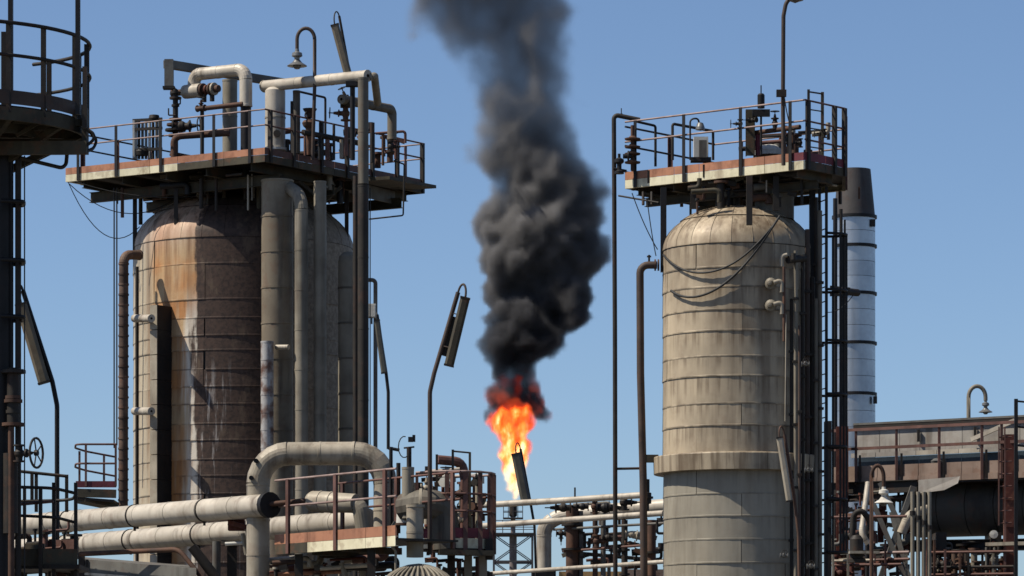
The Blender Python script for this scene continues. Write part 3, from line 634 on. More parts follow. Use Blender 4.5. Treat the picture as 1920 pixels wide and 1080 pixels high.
ibx('black clamp box under the crossover pipe end', W(660, 158, 97.3), .3, .2, .12, 'steel_black', 'clamp_box')
pipe('dark pipe stepping off the standpipe and turning down over the deck end', [W(640, 186, 98.0), W(735, 205, 100.2), W(735, 262, 100.2)], mpx(9, 99), 'jacket_soot', .8, bend=.14)
pipe('short sloped drop pipe at the end of the cream crossover', [W(694, 146, 97.1), W(702, 142, 97.1), W(708, 193, 98.5)], mpx(7.5, 97.5), 'jacket_grey', .7, bend=.1)
valve('dark valve at the foot of the turned-down pipe', W(733, 275, 100.1), Z, .16, X, 'steel_dark', False)
for i, (x, y0, y1) in enumerate(((540, 262, 288), (600, 252, 300), (614, 262, 300), (626, 232, 300), (640, 262, 296), (698, 230, 305), (718, 250, 310), (548, 190, 285))):
    line(['thin upright', 'slim dark upright', 'short rust-brown upright', 'slim upright with elbow', 'pale short upright', 'dark upright', 'short brown upright', 'slender upright'][i] + ' pipe on the wide deck ' + ['by the pale pot', 'right of the funnel valve', 'second right of the funnel valve', 'below the square-cornered line', 'left of the handwheel stem pipe', 'just right of the standpipe', 'near the deck end rail', 'hugging the dark riser'][i], [W(x, y1, 99.2), W(x, y0, 99.2)], .035 + .012 * (i % 3), ['steel_dark', 'steel_black', 'rail_red', 'steel_dark', 'jacket', 'steel_dark', 'rust', 'steel_dark'][i])
bell_lamp('gooseneck lamp with a bell shade rising over the wide deck', [W(586, 300, 98.2), W(590, 160, 98.2), W(590, 74, 98.2)], W(575, 53, 98.2).z, W(557, 127, 98.2), .29, 'pipe_brown', 'lamp_dull', .045)
batten_lamp('tube floodlight highest in the picture, above the crossover pipe', [W(662, 300, 98.6), W(661, 150, 98.6), W(654, 128, 98.6)], W(636, 30, 98.6), None, .2, (W(628, 48, 98.4), W(652, 138, 98.4)), .2, 'steel_dark', 'fixture', .032)

# ================================================================== beige vessel with the smaller deck
V2 = Vector((4.681, 83.0, 0)); R2 = 1.55
t = thing('process_vessel', 'smooth beige sheet-clad vessel with a projecting belt below the smaller deck', 'vessel', V2)
part('shell', MB().cyl(V2, V2 + Z * 11.96, R2 - .03, n=40), 'steel_dark', t)
f2 = lambda y: CAMZ + (HY - y) / FPX * 81.45
vessel_sheets(t, R2, 5, [f2(y) for y in (455, 500, 537, 580, 619, 667, 704, 756, 797, 848)], 'clad_beige', .5)
vessel_sheets(t, R2 - .01, 5, [f2(y) for y in (876, 925, 967, 1011, 1055, 1100, 1150)], 'clad_grey', .5)
zb0, zb1 = f2(880), f2(848)
for k in range(8):
    mb = MB(); a0_, a1_ = k * math.pi / 4 + .3, (k + 1) * math.pi / 4 + .296; prof = [(R2 - .02, zb1 + .03), (R2 + .19, zb1), (R2 + .2, zb1 - .02), (R2 + .19, zb0), (R2 - .02, zb0 - .01)]
    for j in range(4):
        rows = []
        for r_, z_ in (prof[j], prof[j + 1]): rows += [V2 + Vector((r_ * math.sin(a0_ + (a1_ - a0_) * q / 8), -r_ * math.cos(a0_ + (a1_ - a0_) * q / 8), z_)) for q in range(9)]
        mb.add(rows, [(q, q + 1, 10 + q, 9 + q) for q in range(8)], True)
    part('belt_segment', mb, 'clad_beige', t)
dome(t, R2, 11.96, .95, 22, 'clad_beige', rows=((0, .45), (.45, .78)), crown=.78)
part('crown_nozzle', MB().cyl(V2 + Vector((.75, -.3, 12.6)), V2 + Vector((.75, -.3, 13.3)), .4, n=20), 'jacket_soot', t)
part('crown_nozzle', MB().cyl(V2 + Vector((-.2, .2, 12.8)), V2 + Vector((-.2, .2, 13.3)), .25, n=20), 'steel_dark', t)

uR, vR = Vector((-.7779, .6284, 0)), Vector((.6284, .7779, 0))
K2 = Vector((5.94, 81.0, 13.40)); L2 = 4.588
E_l = K2 + uR * L2; E_b = Vector((4.376, 86.36, K2.z)); E_r2 = Vector((7.019, 84.22, K2.z)); E_r1 = Vector((6.843, 82.12, K2.z))
t = thing('service_deck', 'smaller steel deck with orange and maroon toe boards over the beige vessel', 'platform', K2)
zt2 = K2.z + .175
part('deck_plate', MB().prism([(p.x, p.y) for p in (K2, E_r1, E_r2, E_b, E_l)], zt2 - .03, zt2 - .004), 'steel_dark', t)
fascia(t, E_l, K2, -vR, K2.z, [0, .28, .42, .64, .78, .915, 1.0], ['kick_orange'] * 5 + ['kick_purple'], ['beam_cream'] * 6)
fascia(t, K2, E_r1, -uR, K2.z, [0, .5, 1.0], 'kick_purple', 'beam_olive')
fascia(t, E_r1, E_r2, X, K2.z, [0, 1.0], 'rail_red', 'beam_olive')
fascia(t, E_r2, E_b, vR, K2.z, [0, .5, 1.0], 'kick_orange', 'beam_cream')
fascia(t, E_b, E_l, uR, K2.z, [0, .5, 1.0], 'rail_red', 'beam_olive')
o1 = -vR * .045; o2 = -uR * .045
rails(t, E_l + o1, K2 + o1, [.065, .34, .655, .925], [1.40, .98], 'steel_black', 'rail_pink', .075, .02)
rails(t, K2 + o2, E_r1 + o2, [.06, .72, .97], [1.40, .98, .6], 'steel_dark', 'rail_red', .075, .02)
rails(t, E_r1 + X * .04, E_r2 + X * .04, [.5, .95], [1.40, .98], 'rail_red', 'rail_red', .075, .02)
rails(t, E_r2 + vR * .045, E_b + vR * .045, [.2, .5, .8], [1.30, .90], 'rail_red', 'rail_pink', .075, .02)
rails(t, E_b + uR * .045, E_l + uR * .045, [.1, .5, .9], [1.30, .90, .35], 'rail_red', 'steel_dark', .075, .022)
for k in (.06, .26, .5, .74, .94):
    a = K2 + uR * (L2 * k); part('deck_joist', MB().ibeam(a + vR * .1 - Z * .05, a + vR * (1.35 if k < .1 else 2.3 if k < .3 else 3.0) - Z * .05, .2, .1, .013), 'beam_olive', t)
for k in (.6, 2.4):
    a = K2 + vR * k; part('deck_girder', MB().ibeam(a + uR * (.1 if k < 1 else 1.5) - Z * .24, a + uR * (L2 - .1) - Z * .24, .18, .12, .013), 'beam_olive', t)
for (px, y0, y1, Yd, w, m_) in ((1244, 352, 510, 83.0, 15, 'steel_black'), (1405, 330, 422, 81.3, 11, 'steel_dark'), (1523, 330, 520, 82.6, 17, 'steel_black'), (1300, 345, 392, 82.5, 5, 'steel_dark'), (1455, 330, 395, 81.8, 8, 'steel_dark')):
    part('strut', MB().bar(W(px, y0, Yd), W(px, y1, Yd), mpx(w, Yd), .12), m_, t)
for i in range(24):
    a = K2 + uR * random.uniform(.3, L2 - .3) + vR * random.uniform(.2, 2.8) - Z * random.uniform(.02, .12)
    d = random.choice([uR, vR, -Z, -Z]); b = a + d * random.uniform(.2, .6)
    part('hanger', MB().cyl(a, b, random.uniform(.015, .045), n=7), random.choice(['steel_dark', 'rust', 'beam_olive', 'grey_paint', 'jacket']), t)
for (px, z_) in ((1216, .0), (1320, .0), (1412, 0.0), (1452, 0)):
    q = W(px, 336 - (px - 1172) * .105, 82.6); part('clip', MB().box(q, .05, .05, .26), 'steel_dark', t)

# things on the smaller deck
t = thing('lamp_mast', 'tall lamp mast on the smaller deck reaching out of the picture', 'lamp', W(1469, 310, 80.9))
part('pole', MB().tube([W(1469, 310, 80.9), W(1468, 190, 80.9), W(1469, 30, 80.9), W(1474, 4, 80.9), W(1486, -6, 80.9)], .042, 8, .3), 'pipe_brown', t)
part('lamp_head', MB().lathe(W(1491, -5, 80.9), -Z, [(0, -.1), (.08, -.05), (.16, .03), (.17, .06), (.1, .08), (0, .12)], 14), 'lamp_dull', t)
part('clamp', MB().box(W(1465, 175, 80.8), .2, .1, .14), 'steel_dark', t)
part('wire', MB().sweep(sag(W(1469, 170, 80.8), W(1490, 240, 80.7), .25), .012, 5), 'cable', t)
for i, (x, y0, y1, w, m_) in enumerate(((1407, 205, 292, 7, 'beam_olive'), (1427, 178, 212, 6, 'steel_black'))):
    t = thing(['channel_post', 'motor_can'][i], ['olive channel post standing on the smaller deck', 'small black motor can on top of the smaller deck gear'][i], ['post', 'motor'][i], W(x, y1, 82.2))
    if i == 0:
        part('web', MB().box((W(x, y0, 82.2) + W(x, y1, 82.2)) / 2, .17, .02, mpx(y1 - y0, 82.2)), 'beam_olive', t)
        for k in (-1, 1): part('flange', MB().box((W(x, y0, 82.2) + W(x, y1, 82.2)) / 2 + X * k * .085 + Yv * .05, .02, .1, mpx(y1 - y0, 82.2)), 'steel_dark', t)
    else:
        part('can', MB().lathe(W(x, 203, 82), Z, [(0, 0), (.075, 0), (.075, .27), (.05, .3), (0, .3)], 14), m_, t)
        part('yoke_plate', MB().box(W(x, 212, 82), .36, .12, .14), m_, t)
        part('spindle', MB().cyl(W(x, 180, 82), W(x, 160, 82), .014, n=6).cyl(W(x, 215, 82), W(x, 290, 82), .025, n=6), m_, t)
valve('small handwheel valve right of the motor can on the smaller deck', W(1453, 232, 82), Z, .13, Z, 'steel_dark', True, .09)
pipe('low rusty pipe lying across the smaller deck behind its rail', [W(1408, 250, 82.4), W(1500, 238, 81.6)], .05, 'rust', .5, n=10)
line('maroon upright pipe beside the olive channel post', [W(1421, 252, 82.3), W(1421, 292, 82.3)], .055, 'kick_purple')
t = thing('white_cabinet', 'white box cabinet with grey panel standing on the smaller deck', 'cabinet', W(1315, 300, 83.5))
part('housing', MB().box(W(1314, 278, 83.5), .3, .25, .45), 'white_box', t)
part('door', MB().box(W(1318, 279, 83.33), .16, .02, .36), 'grey_paint', t)
part('plinth', MB().box(W(1314, 300, 83.5), .42, .32, .08), 'steel_dark', t)
t = thing('drum_cover', 'low white dished cover on the smaller deck', 'cover', W(1443, 292, 82.6))
part('cover_shell', MB().lathe(W(1443, 292, 82.6), Z, [(.32, 0), (.31, .1), (.22, .2), (0, .24)], 20), 'white_box', t)
part('neck', MB().cyl(W(1460, 290, 82.5), W(1460, 270, 82.5), .1, n=12), 'grey_paint', t)
t = thing('floodlight', 'small hooked floodlight pipe on the smaller deck', 'lamp', W(1294, 300, 82.8))
part('pole', MB().tube([W(1294, 300, 82.8), W(1294, 223, 82.8), W(1309, 222, 82.8), W(1311, 232, 82.8)], .02, 7, .12), 'steel_dark', t)
part('lamp_head', MB().lathe(W(1313, 229, 82.8), -Z, [(0, 0), (.06, .02), (.09, .1), (.1, .16), (0, .18)], 12), 'lamp_dull', t)
line('thin stepped line across the back of the smaller deck', [W(1261, 300, 84), W(1261, 232, 84), W(1337, 246, 84.6), W(1337, 300, 84.6)], .03, 'steel_dark', bend=.05)
line('slim line dropping inside the smaller deck corner', [W(1194, 228, 83.9), W(1229, 236, 84.2), W(1229, 312, 84.2)], .028, 'steel_dark', bend=.05)
for i in range(5):
    x = [1388, 1412, 1478, 1500, 1545][i]
    valve(['dark little valve behind the third rail post', 'dark little valve on the olive channel post', 'dark little valve left of the deck ladder', 'dark little valve at the deck ladder foot', 'dark little valve at the deck ladder side'][i], W(x, [232, 225, 262, 268, 250][i], 82), random.choice([uR, Z]), .1, random.choice([X, -X, Z]), 'steel_dark', i % 2 == 0, .08)
t = thing('corner_stack', 'stacked insulator fittings at the outer corner of the smaller deck', 'fitting', W(1186, 318, 83.6))
part('core', MB().cyl(W(1186, 320, 83.6), W(1186, 235, 83.6), .04, n=8), 'rust', t)
for y in (264, 279, 292, 308): part('disc', MB().lathe(W(1186, y, 83.6), Z, [(.04, 0), (.16, .02), (.17, .05), (.08, .07), (.06, .1)], 14), 'rust', t)
t = thing('bracket_valve', 'black valve cluster sticking out left of the smaller deck', 'valve', W(1164, 324, 83.6))
part('arm', MB().cyl(W(1150, 316, 83.6), W(1175, 321, 83.6), .03, n=8), 'steel_black', t)
part('valve_body', MB().lathe(W(1161, 326, 83.6), Z, [(0, 0), (.1, 0), (.1, .05), (.05, .08), (.05, .2), (.1, .24), (.1, .3), (.03, .34), (.03, .42), (0, .42)], 12), 'steel_black', t)
part('side_wheel', MB().ring(W(1178, 293, 83.5), X, .1, .02, 14, 5).cyl(W(1168, 293, 83.5), W(1184, 293, 83.5), .05, n=8), 'steel_black', t)
# tall outer pole, hooked overflow pipe
t = thing('vent_line', 'tall slim vent line left of the beige vessel with a bent arm at the top', 'pipe', W(1152, 1150, 84))
part('pipe_run', MB().tube([W(1154, 1150, 84), W(1153, 620, 84), W(1151, 215, 84), W(1200, 225, 84)], .05, 10, .08), 'steel_dark', t)
part('air_terminal', MB().cyl(W(1165, 217, 84), W(1165, 203, 84), .012, n=6).cyl(W(1165, 219, 84), W(1165, 213, 84), .03, n=6), 'steel_dark', t)
part('tie_bar', MB().cyl(W(1156, 879, 84), W(1205, 878, 84), .03, n=6), 'steel_dark', t)
t = thing('overflow_pipe', 'brown overflow pipe hooking out of the beige vessel and down', 'pipe', W(1207, 1150, 82.9))
part('pipe_run', MB().tube([W(1232, 497, 82.9), W(1200, 497, 82.9), W(1201, 700, 82.9), W(1206, 900, 82.9), W(1208, 1150, 82.9)], .078, 12, .22), 'pipe_brown', t)
for x in (1229, 1235): part('flange', MB().cyl(W(x - 2, 497, 82.9), W(x + 1, 497, 82.9), .12, n=12), 'rust', t)
part('air_cock', MB().cyl(W(1217, 492, 82.9), W(1217, 478, 82.9), .025, n=6).cyl(W(1213, 481, 82.9), W(1221, 481, 82.9), .02, n=6), 'steel_dark', t)
part('saddle', MB().box(W(1220, 860, 82.9), .32, .12, .16), 'beam_olive', t)
# sagging cables on the beige vessel, hugging the curve
def wrap(pts, off):
    out = []
    for (x, y) in pts:
        for _ in range(1):
            dx = x / 1.0; s_ = (x - 1383) / 140.0; s_ = max(-.99, min(.99, s_)); Yd = V2.y - R2 * math.sqrt(1 - s_ * s_) - off
        out.append(W(x, y, Yd))
    return out
def bez(pts, n=24):
    out = []
    for i in range(n + 1):
        q = [Vector((p[0], p[1], 0)) for p in pts]; tt = i / n
        while len(q) > 1: q = [q[k].lerp(q[k + 1], tt) for k in range(len(q) - 1)]
        out.append((q[0].x, q[0].y))
    return out
single('cable', MB().sweep(wrap(bez([(1244, 478), (1290, 535), (1370, 520), (1410, 470), (1452, 420)]), .05), .022, 6), 'cable', 'upper cable drooping across the front of the beige vessel', 'cable', 'cables on the beige vessel')
single('cable', MB().sweep(wrap(bez([(1258, 545), (1300, 578), (1370, 550), (1420, 470), (1462, 405)]), .06), .026, 6), 'cable', 'lower thicker cable drooping across the front of the beige vessel', 'cable', 'cables on the beige vessel')
for i, (a, b) in enumerate((((1185, 362), (1233, 468)), ((1213, 372), (1230, 480)))):
    single('cable', MB().sweep(sag(W(*a, 83), W(*b, 83), .08), .011, 5), 'cable', ['long thin wire slanting from the deck corner to the overflow pipe', 'short thin wire beside the slanting one near the overflow pipe'][i], 'cable', 'cables on the beige vessel')
t = thing('conduit_rack', 'bent conduit bracket hanging below the left end of the smaller deck', 'bracket', W(1200, 380, 83.2))
part('rod', MB().cyl(W(1160, 367, 83.6), W(1235, 380, 83.0), .022, n=6), 'steel_dark', t)
for x in (1206, 1222): part('drop', MB().cyl(W(x, 360, 83.3), W(x, 384, 83.2), .03, n=6), 'steel_dark', t)
# gauge taps on the vessel front
for i, (x, y) in enumerate(((1446, 532), (1446, 573))):
    t = thing('gauge_tap', ['upper round gauge cock with a pale elbow on the beige vessel', 'lower round gauge cock with a pale elbow on the beige vessel'][i], 'gauge', W(x, y + 8, 81.3), 'gauge cocks on the vessel')
    c = W(x, y, 81.45); part('cock_body', MB().lathe(c, Vector((-.3, -1, 0)), [(.07, -.1), (.09, 0), (.12, .02), (.12, .05), (.07, .08), (.045, .16), (0, .17)], 14), 'jacket_grey', t)
    part('elbow', MB().tube([W(x + 5, y - 2, 81.3), W(x + 20, y - 7, 81.3), W(x + 20, y + 16, 81.3)], .045, 8, .08), 'jacket', t)
t = thing('gauge_tap', 'dark twin-branch gauge fitting highest on the beige vessel', 'gauge', W(1480, 500, 81.5), 'gauge cocks on the vessel')
part('branch', MB().tube([W(1466, 500, 81.4), W(1466, 480, 81.4), W(1476, 478, 81.4)], .05, 8, .06), 'jacket', t)
part('cock_body', MB().cyl(W(1478, 487, 81.4), W(1508, 484, 81.8), .08, n=10).cyl(W(1488, 487, 81.3), W(1488, 475, 81.3), .05, n=8), 'steel_dark', t)
part('gauge_stem', MB().cyl(W(1470, 500, 81.3), W(1470, 640, 81.3), .03, n=8), 'rust', t)
line('pale thin sensing wire hanging down the beige vessel front', [W(1474, 590, 81.3), W(1472, 790, 81.1)], .01, 'jacket', 'sensing_wire', 'wire')
# upright bundle on the shaded side
for i, (x, y0, r_, m_, Yd) in enumerate(((1492, 470, .04, 'jacket_grey', 81.6), (1484, 560, .035, 'steel_dark', 81.7), (1505, 480, .04, 'steel_dark', 81.8), (1514, 430, .05, 'pipe_brown', 82.0), (1530, 370, .04, 'steel_dark', 82.3), (1537, 395, .05, 'jacket_soot', 82.1), (1523, 520, .06, 'steel_dark', 82.2), (1530, 560, .035, 'jacket_soot', 81.9), (1499, 610, .03, 'pipe_brown', 81.5))):
    t = thing('riser_pipe', ['pale riser pipe with clamps nearest the gauge cocks', 'thin dark riser just left of the pale riser', 'dark riser second right of the pale riser', 'rusty riser in the bundle on the shaded vessel side', 'dark riser rising to the smaller deck edge', 'sooty lagged riser against the caged ladder', 'fat dark riser in the middle of the riser bundle', 'slim sooty riser just left of the lagged one', 'slim brown riser right of the pale riser'][i], 'pipe', W(x, 1150, Yd), 'risers on the shaded vessel side')
    part('pipe_run', MB().cyl(W(x, 1150, Yd), W(x, y0, Yd), r_, n=8), m_, t)
    for k in range(5): part('clamp', MB().box(W(x, y0 + 90 + k * 118 + i * 9, Yd - .02), r_ * 3.2, r_ * 2.6, .05), 'steel_dark', t)
for i, (x, y) in enumerate(((1510, 683), (1516, 882), (1520, 1062), (1470, 1042))):
    valve(['small bright isolating valve on the upper riser bundle', 'small bright isolating valve at belt height on the risers', 'small bright isolating valve low on the riser bundle', 'small valve in front of the beige vessel foot'][i], W(x, y, 81.3), X, .09, -Yv + Z * .3, 'lamp_dull', True, .06, group='isolating valves on the risers')
t = thing('caged_ladder', 'black caged ladder climbing the shaded side of the beige vessel', 'ladder', W(1548, 1150, 82.6))
ladder(t, W(1543, 1150, 82.9), W(1543, 330, 82.9), Vector((.25, -1, 0)), .45, .3, 'steel_black', .03, hoops=[W(0, y, 82.9).z for y in (440, 545, 640, 740, 838, 936, 1036)], back=Vector((1, .2, 0)), depth=.5)
part('deck_post', MB().bar(W(1516, 300, 81.2), W(1516, 168, 81.2), .07, .05), 'steel_dark', t)
part('deck_post', MB().bar(W(1542, 300, 82.0), W(1542, 173, 82.0), .09, .06), 'beam_olive', t)
part('grab_bar', MB().cyl(W(1516, 172, 81.2), W(1542, 176, 82.0), .018, n=6), 'steel_dark', t)
for y in (205, 240, 275): part('grab_bar', MB().cyl(W(1516, y, 81.2), W(1542, y + 4, 82.0), .014, n=6), 'steel_dark', t)
batten_lamp('rust-streaked tube floodlight leaning in front of the beige vessel', [W(1500, 1150, 79.5), W(1497, 1000, 79.5), W(1489, 930, 79.5)], W(1471, 815, 79.5), None, .2, (W(1462, 822, 79.4), W(1480, 938, 79.4)), .13, 'rust', 'jacket', .032)

# ================================================================== dark column at the picture's edge with its round gallery
A0 = W(-98, 1150, 71); A0.z = 0; RA = mpx(262, 71)
t = thing('distillation_tower', 'dark tall column cut off by the picture edge beside the round gallery', 'column', A0)
part('shell', MB().cyl(A0, A0 + Z * 18.5, .9, n=36), 'jacket_soot', t)
for i in range(16): part('jacket_band', MB().lathe(A0 + Z * (1.5 + i * 1.05), Z, [(.9, 0), (.915, .004), (.915, .06), (.9, .064)], 36), 'steel_dark', t)
t = thing('round_gallery', 'dark round gallery with curved handrails at the upper picture corner', 'platform', Vector((A0.x, A0.y, W(0, 240, 71).z)))
zg = W(0, 232, 71).z; AC = Vector((A0.x, A0.y, 0))
def arcpts(rad, z, a0, a1, n=40): return [AC + Vector((math.cos(a0 + (a1 - a0) * k / n) * rad, math.sin(a0 + (a1 - a0) * k / n) * rad, z)) for k in range(n + 1)]
def annul(mb, r0, r1, z0, z1, a0, a1, n=40):
    vs = []
    for k in range(n + 1):
        a = a0 + (a1 - a0) * k / n
        for r_, z_ in ((r0, z0), (r1, z0), (r1, z1), (r0, z1)): vs.append(AC + Vector((math.cos(a) * r_, math.sin(a) * r_, z_)))
    fs = []
    for k in range(n):
        for j in range(4): fs.append((k * 4 + j, k * 4 + (j + 1) % 4, k * 4 + 4 + (j + 1) % 4, k * 4 + 4 + j))
    return mb.add(vs, fs + [(0, 1, 2, 3), (n * 4 + 3, n * 4 + 2, n * 4 + 1, n * 4)])
AR = (R(-150), R(60))
part('deck_plate', annul(MB(), .93, RA - .02, zg - .02, zg, *AR), 'steel_dark', t)
part('toe_board', annul(MB(), RA, RA + .012, zg + .02, zg + .26, *AR), 'pipe_brown', t)
part('edge_beam', annul(MB(), RA - .06, RA + .006, zg - .26, zg - .03, *AR), 'beam_olive', t)
part('inner_beam', annul(MB(), RA - .75, RA - .7, zg - .35, zg - .05, *AR), 'beam_olive', t)
for h, r_ in ((1.42, .035), (.86, .032)):
    part('top_rail' if h > 1 else 'mid_rail', MB().sweep(arcpts(RA + .03, zg + h, *AR), r_, 7), 'steel_dark', t)
for a in (-143, -120, -97, -80, -66, -57, -40, -18, 2, 26, 50):
    p = AC + Vector((math.cos(R(a)) * (RA - .02), math.sin(R(a)) * (RA - .02), zg - .1)); part('rail_post', MB().box(p + Z * .75, .09, .05, 1.55), 'steel_dark', t)
for a in (-120, -85, -55, -25, 5, 35):
    d = Vector((math.cos(R(a)), math.sin(R(a)), 0)); part('bracket', MB().bar(AC + d * .9 + Z * (zg - .9), AC + d * (RA - .1) + Z * (zg - .15), .1, .12).bar(AC + d * .9 + Z * (zg - .14), AC + d * (RA - .08) + Z * (zg - .14), .1, .2), 'beam_olive', t)
part('deep_girder', MB().bar(W(-120, 279, 70.2), W(163, 277, 70.0), .1, mpx(25, 70)), 'beam_olive', t)
part('girder_end', MB().box(W(160, 245, 70.3), .08, .4, mpx(85, 70)), 'beam_olive', t)
part('hatch_frame', MB().bar(W(20, 225, 69.8), W(150, 232, 70.4), .3, .12).bar(W(30, 255, 69.9), W(70, 232, 69.9), .06, .06), 'beam_olive', t)
for (x, y0, y1, w) in ((7, 60, 205, 9), (20, -20, 180, 13), (146, -20, 215, 10), (159, 125, 240, 8)):
    part('mast', MB().bar(W(x, y1, 69.2), W(x, y0, 69.2), mpx(w, 69.2), .08), 'steel_black' if w > 9 else 'steel_dark', t)
part('swing_bar', MB().tube([W(158, 240, 70), W(176, 250, 70), W(176, 262, 70), W(160, 275, 70)], .03, 6, .12), 'steel_dark', t)
part('swing_bar', MB().tube([W(160, 238, 70.2), W(182, 262, 70.5), W(176, 278, 70.5), W(160, 285, 70.2)], .03, 6, .12), 'steel_dark', t)
line('slanting tie rod hanging under the round gallery', [W(38, 296, 70.4), W(116, 315, 70.6), W(124, 308, 70.7), W(126, 284, 70.7)], .035, 'steel_dark', 'tie_rod', bend=.1)
# pipes and cage below the gallery
for i, (x, r_, m_) in enumerate(((4, .16, 'steel_black'), (20, .05, 'steel_black'), (34, .055, 'steel_dark'), (46, .012, 'cable'))):
    line(['thick black downcomer at the picture edge', 'slim black pipe right of the thick downcomer', 'slim pipe second right of the thick downcomer', 'thin wire right of the caged pipes'][i], [W(x, 1150, 70.5), W(x, 292, 70.5)], r_, m_, ['downcomer', 'pipe', 'pipe', 'wire'][i], ['pipe', 'pipe', 'pipe', 'wire'][i], n=10)
t = thing('pipe_cage', 'set of hooped pipe guides stacked below the round gallery', 'bracket', W(25, 700, 70.3))
for y in (380, 490, 596): part('guide_hoop', MB().tube([W(2, y - 4, 70.1), W(44, y - 2, 70.1), W(44, y + 5, 70.9), W(2, y + 6, 70.9)], .04, 7, .08), 'steel_black', t)
part('guide_hoop', MB().tube([W(2, y + 100, 70.1), W(44, y + 100, 70.1)], .04, 7), 'steel_black', t)
t = thing('expansion_joint', 'rusty flanged joint on the edge pipes above the handwheel valve', 'fitting', W(24, 800, 70.2))
part('barrel', MB().cyl(W(25, 800, 70.2), W(25, 690, 70.2), .11, n=14), 'steel_dark', t)
for y, r_ in ((697, .22), (745, .14), (752, .16), (772, .13), (796, .2)): part('flange', MB().cyl(W(25, y + 3, 70.2), W(25, y - 3, 70.2), r_, n=14), random.choice(['steel_dark', 'rust']), t)
part('barrel', MB().cyl(W(20, 850, 70.2), W(20, 1000, 70.2), .13, n=14), 'steel_dark', t)
valve('large handwheel valve with spoked wheel below the tube floodlight', W(36, 850, 70.0), Z, .17, X - Yv * .35, 'steel_dark', True, .26)
line('brown pipe behind the large handwheel valve', [W(21, 1150, 70.1), W(21, 800, 70.1)], .055, 'rust')
batten_lamp('dark tube floodlight on a bent pole below the round gallery', [W(107, 1020, 74), W(107, 760, 74), W(98, 715, 74)], W(43, 545, 74), None, .2, (W(40, 572, 73.9), W(82, 716, 73.9)), .21, 'steel_black', 'fixture', .045)
# lower gallery beneath the valve
t = thing('lower_gallery', 'small dark landing with curved rails in the lower picture corner', 'platform', W(70, 1050, 72))
zl = W(0, 1062, 72).z
for (x, y0, y1, w, Yd) in ((60, 888, 940, 4, 73), (76, 915, 1090, 11, 71.5), (101, 905, 1090, 12, 71.8), (142, 905, 1090, 8, 72), (20, 905, 1090, 16, 71.2), (125, 890, 960, 5, 73.2), (46, 915, 1010, 4, 73), (68, 888, 960, 4, 73.2)):
    part('rail_post', MB().bar(W(x, y1, Yd), W(x, y0, Yd), mpx(w, Yd), .06), 'steel_dark', t)
part('top_rail', MB().tube([W(-10, 912, 71.6), W(100, 915, 71.6), W(143, 925, 72.2), W(136, 938, 73.0), W(40, 940, 73.0)], .03, 7, .35), 'steel_dark', t)
part('mid_rail', MB().tube([W(-10, 950, 71.6), W(100, 940, 71.6)], .028, 7), 'rail_red', t)
part('mid_rail', MB().tube([W(20, 966, 71.6), W(105, 970, 71.6), W(143, 980, 72.2)], .028, 7, .3), 'steel_dark', t)
part('top_rail', MB().tube([W(30, 883, 73.2), W(126, 893, 73.2)], .03, 7), 'steel_dark', t)
part('deck_plate', MB().box(W(60, 1066, 72.4), 1.9, 1.6, .08), 'steel_dark', t)
part('toe_board', MB().bar(W(-10, 1045, 71.5), W(145, 1045, 71.7), .02, .3), 'beam_olive', t)
part('toe_board', MB().bar(W(80, 1025, 73), W(145, 1022, 72.6), .02, .22), 'rail_red', t)
part('leg', MB().bar(W(140, 1150, 72.6), W(140, 1060, 72.6), .14, .14), 'steel_dark', t)
part('leg', MB().bar(W(-10, 1150, 71.6), W(-10, 1060, 71.6), .14, .14), 'steel_dark', t)
ibx('olive instrument box on the lower corner landing', W(66, 1035, 72.3), .34, .2, .3, 'fixture')
# ================================================================== small red-railed balcony
t = thing('balcony', 'small red-railed balcony beside the brown lagged pipe', 'platform', W(180, 945, 99))
def bal(x, y, Yd): return W(x, y, Yd)
part('deck_plate', MB().bar(W(144, 936, 98.8), W(218, 942, 98.8), 1.2, .06), 'steel_dark', t)
part('toe_board', MB().bar(W(142, 908, 98.2), W(218, 908, 98.2), .02, mpx(12, 98)), 'kick_purple', t)
part('edge_beam', MB().bar(W(142, 924, 98.2), W(218, 926, 98.2), .03, mpx(16, 98)), 'beam_olive', t)
part('soffit', MB().bar(W(150, 938, 98.5), W(212, 950, 98.9), .7, .1), 'beam_olive', t)
for (x, y0, Yd) in ((149, 846, 98.9), (161, 834, 98.2), (195, 852, 99.4), (217, 834, 98.2)): part('rail_post', MB().bar(W(x, 912, Yd), W(x, y0, Yd), .07, .05), 'rail_red', t)
for dy in (0, 36):
    part('top_rail' if dy == 0 else 'mid_rail', MB().tube([W(218, 833 + dy, 98.2), W(142, 833 + dy, 98.2), W(141, 840 + dy, 98.9), W(160, 846 + dy, 99.3), W(218, 857 + dy, 99.6)], .026, 7, .2), 'rail_red', t)
# ================================================================== big horizontal lines in front of the drum
pipe('upper long cream pipe running in from the picture edge with an end flange', [W(-60, 993, 91), W(503, 947, 82)], mpx(21, 84), 'jacket_cream', 1.15, n=24, flanges=[(W(504, 947, 82), W(503, 947, 82) - W(-60, 993, 91), .27, .12)], fmat='steel_black', straps=[(W(-60, 993, 91), W(503, 947, 82), 2.6)])
pipe('lower long cream pipe running in below the upper one', [W(-60, 1038, 96.5), W(462, 995, 86.6), W(690, 975, 83.2)], mpx(21, 86), 'jacket_cream', 1.15, n=24, straps=[(W(-60, 1038, 96.5), W(462, 995, 86.6), 2.9)])
pipe('big cream pipe loop rising in front of the stained drum', [W(484, 1170, 82.6), W(484, 851, 82.6), W(722, 850, 82.4), W(722, 1010, 82.4)], mpx(22, 82.6), 'jacket', .75, bend=.62, n=24, flanges=[(W(716, 1010, 82.4), Z, .3, .06)])
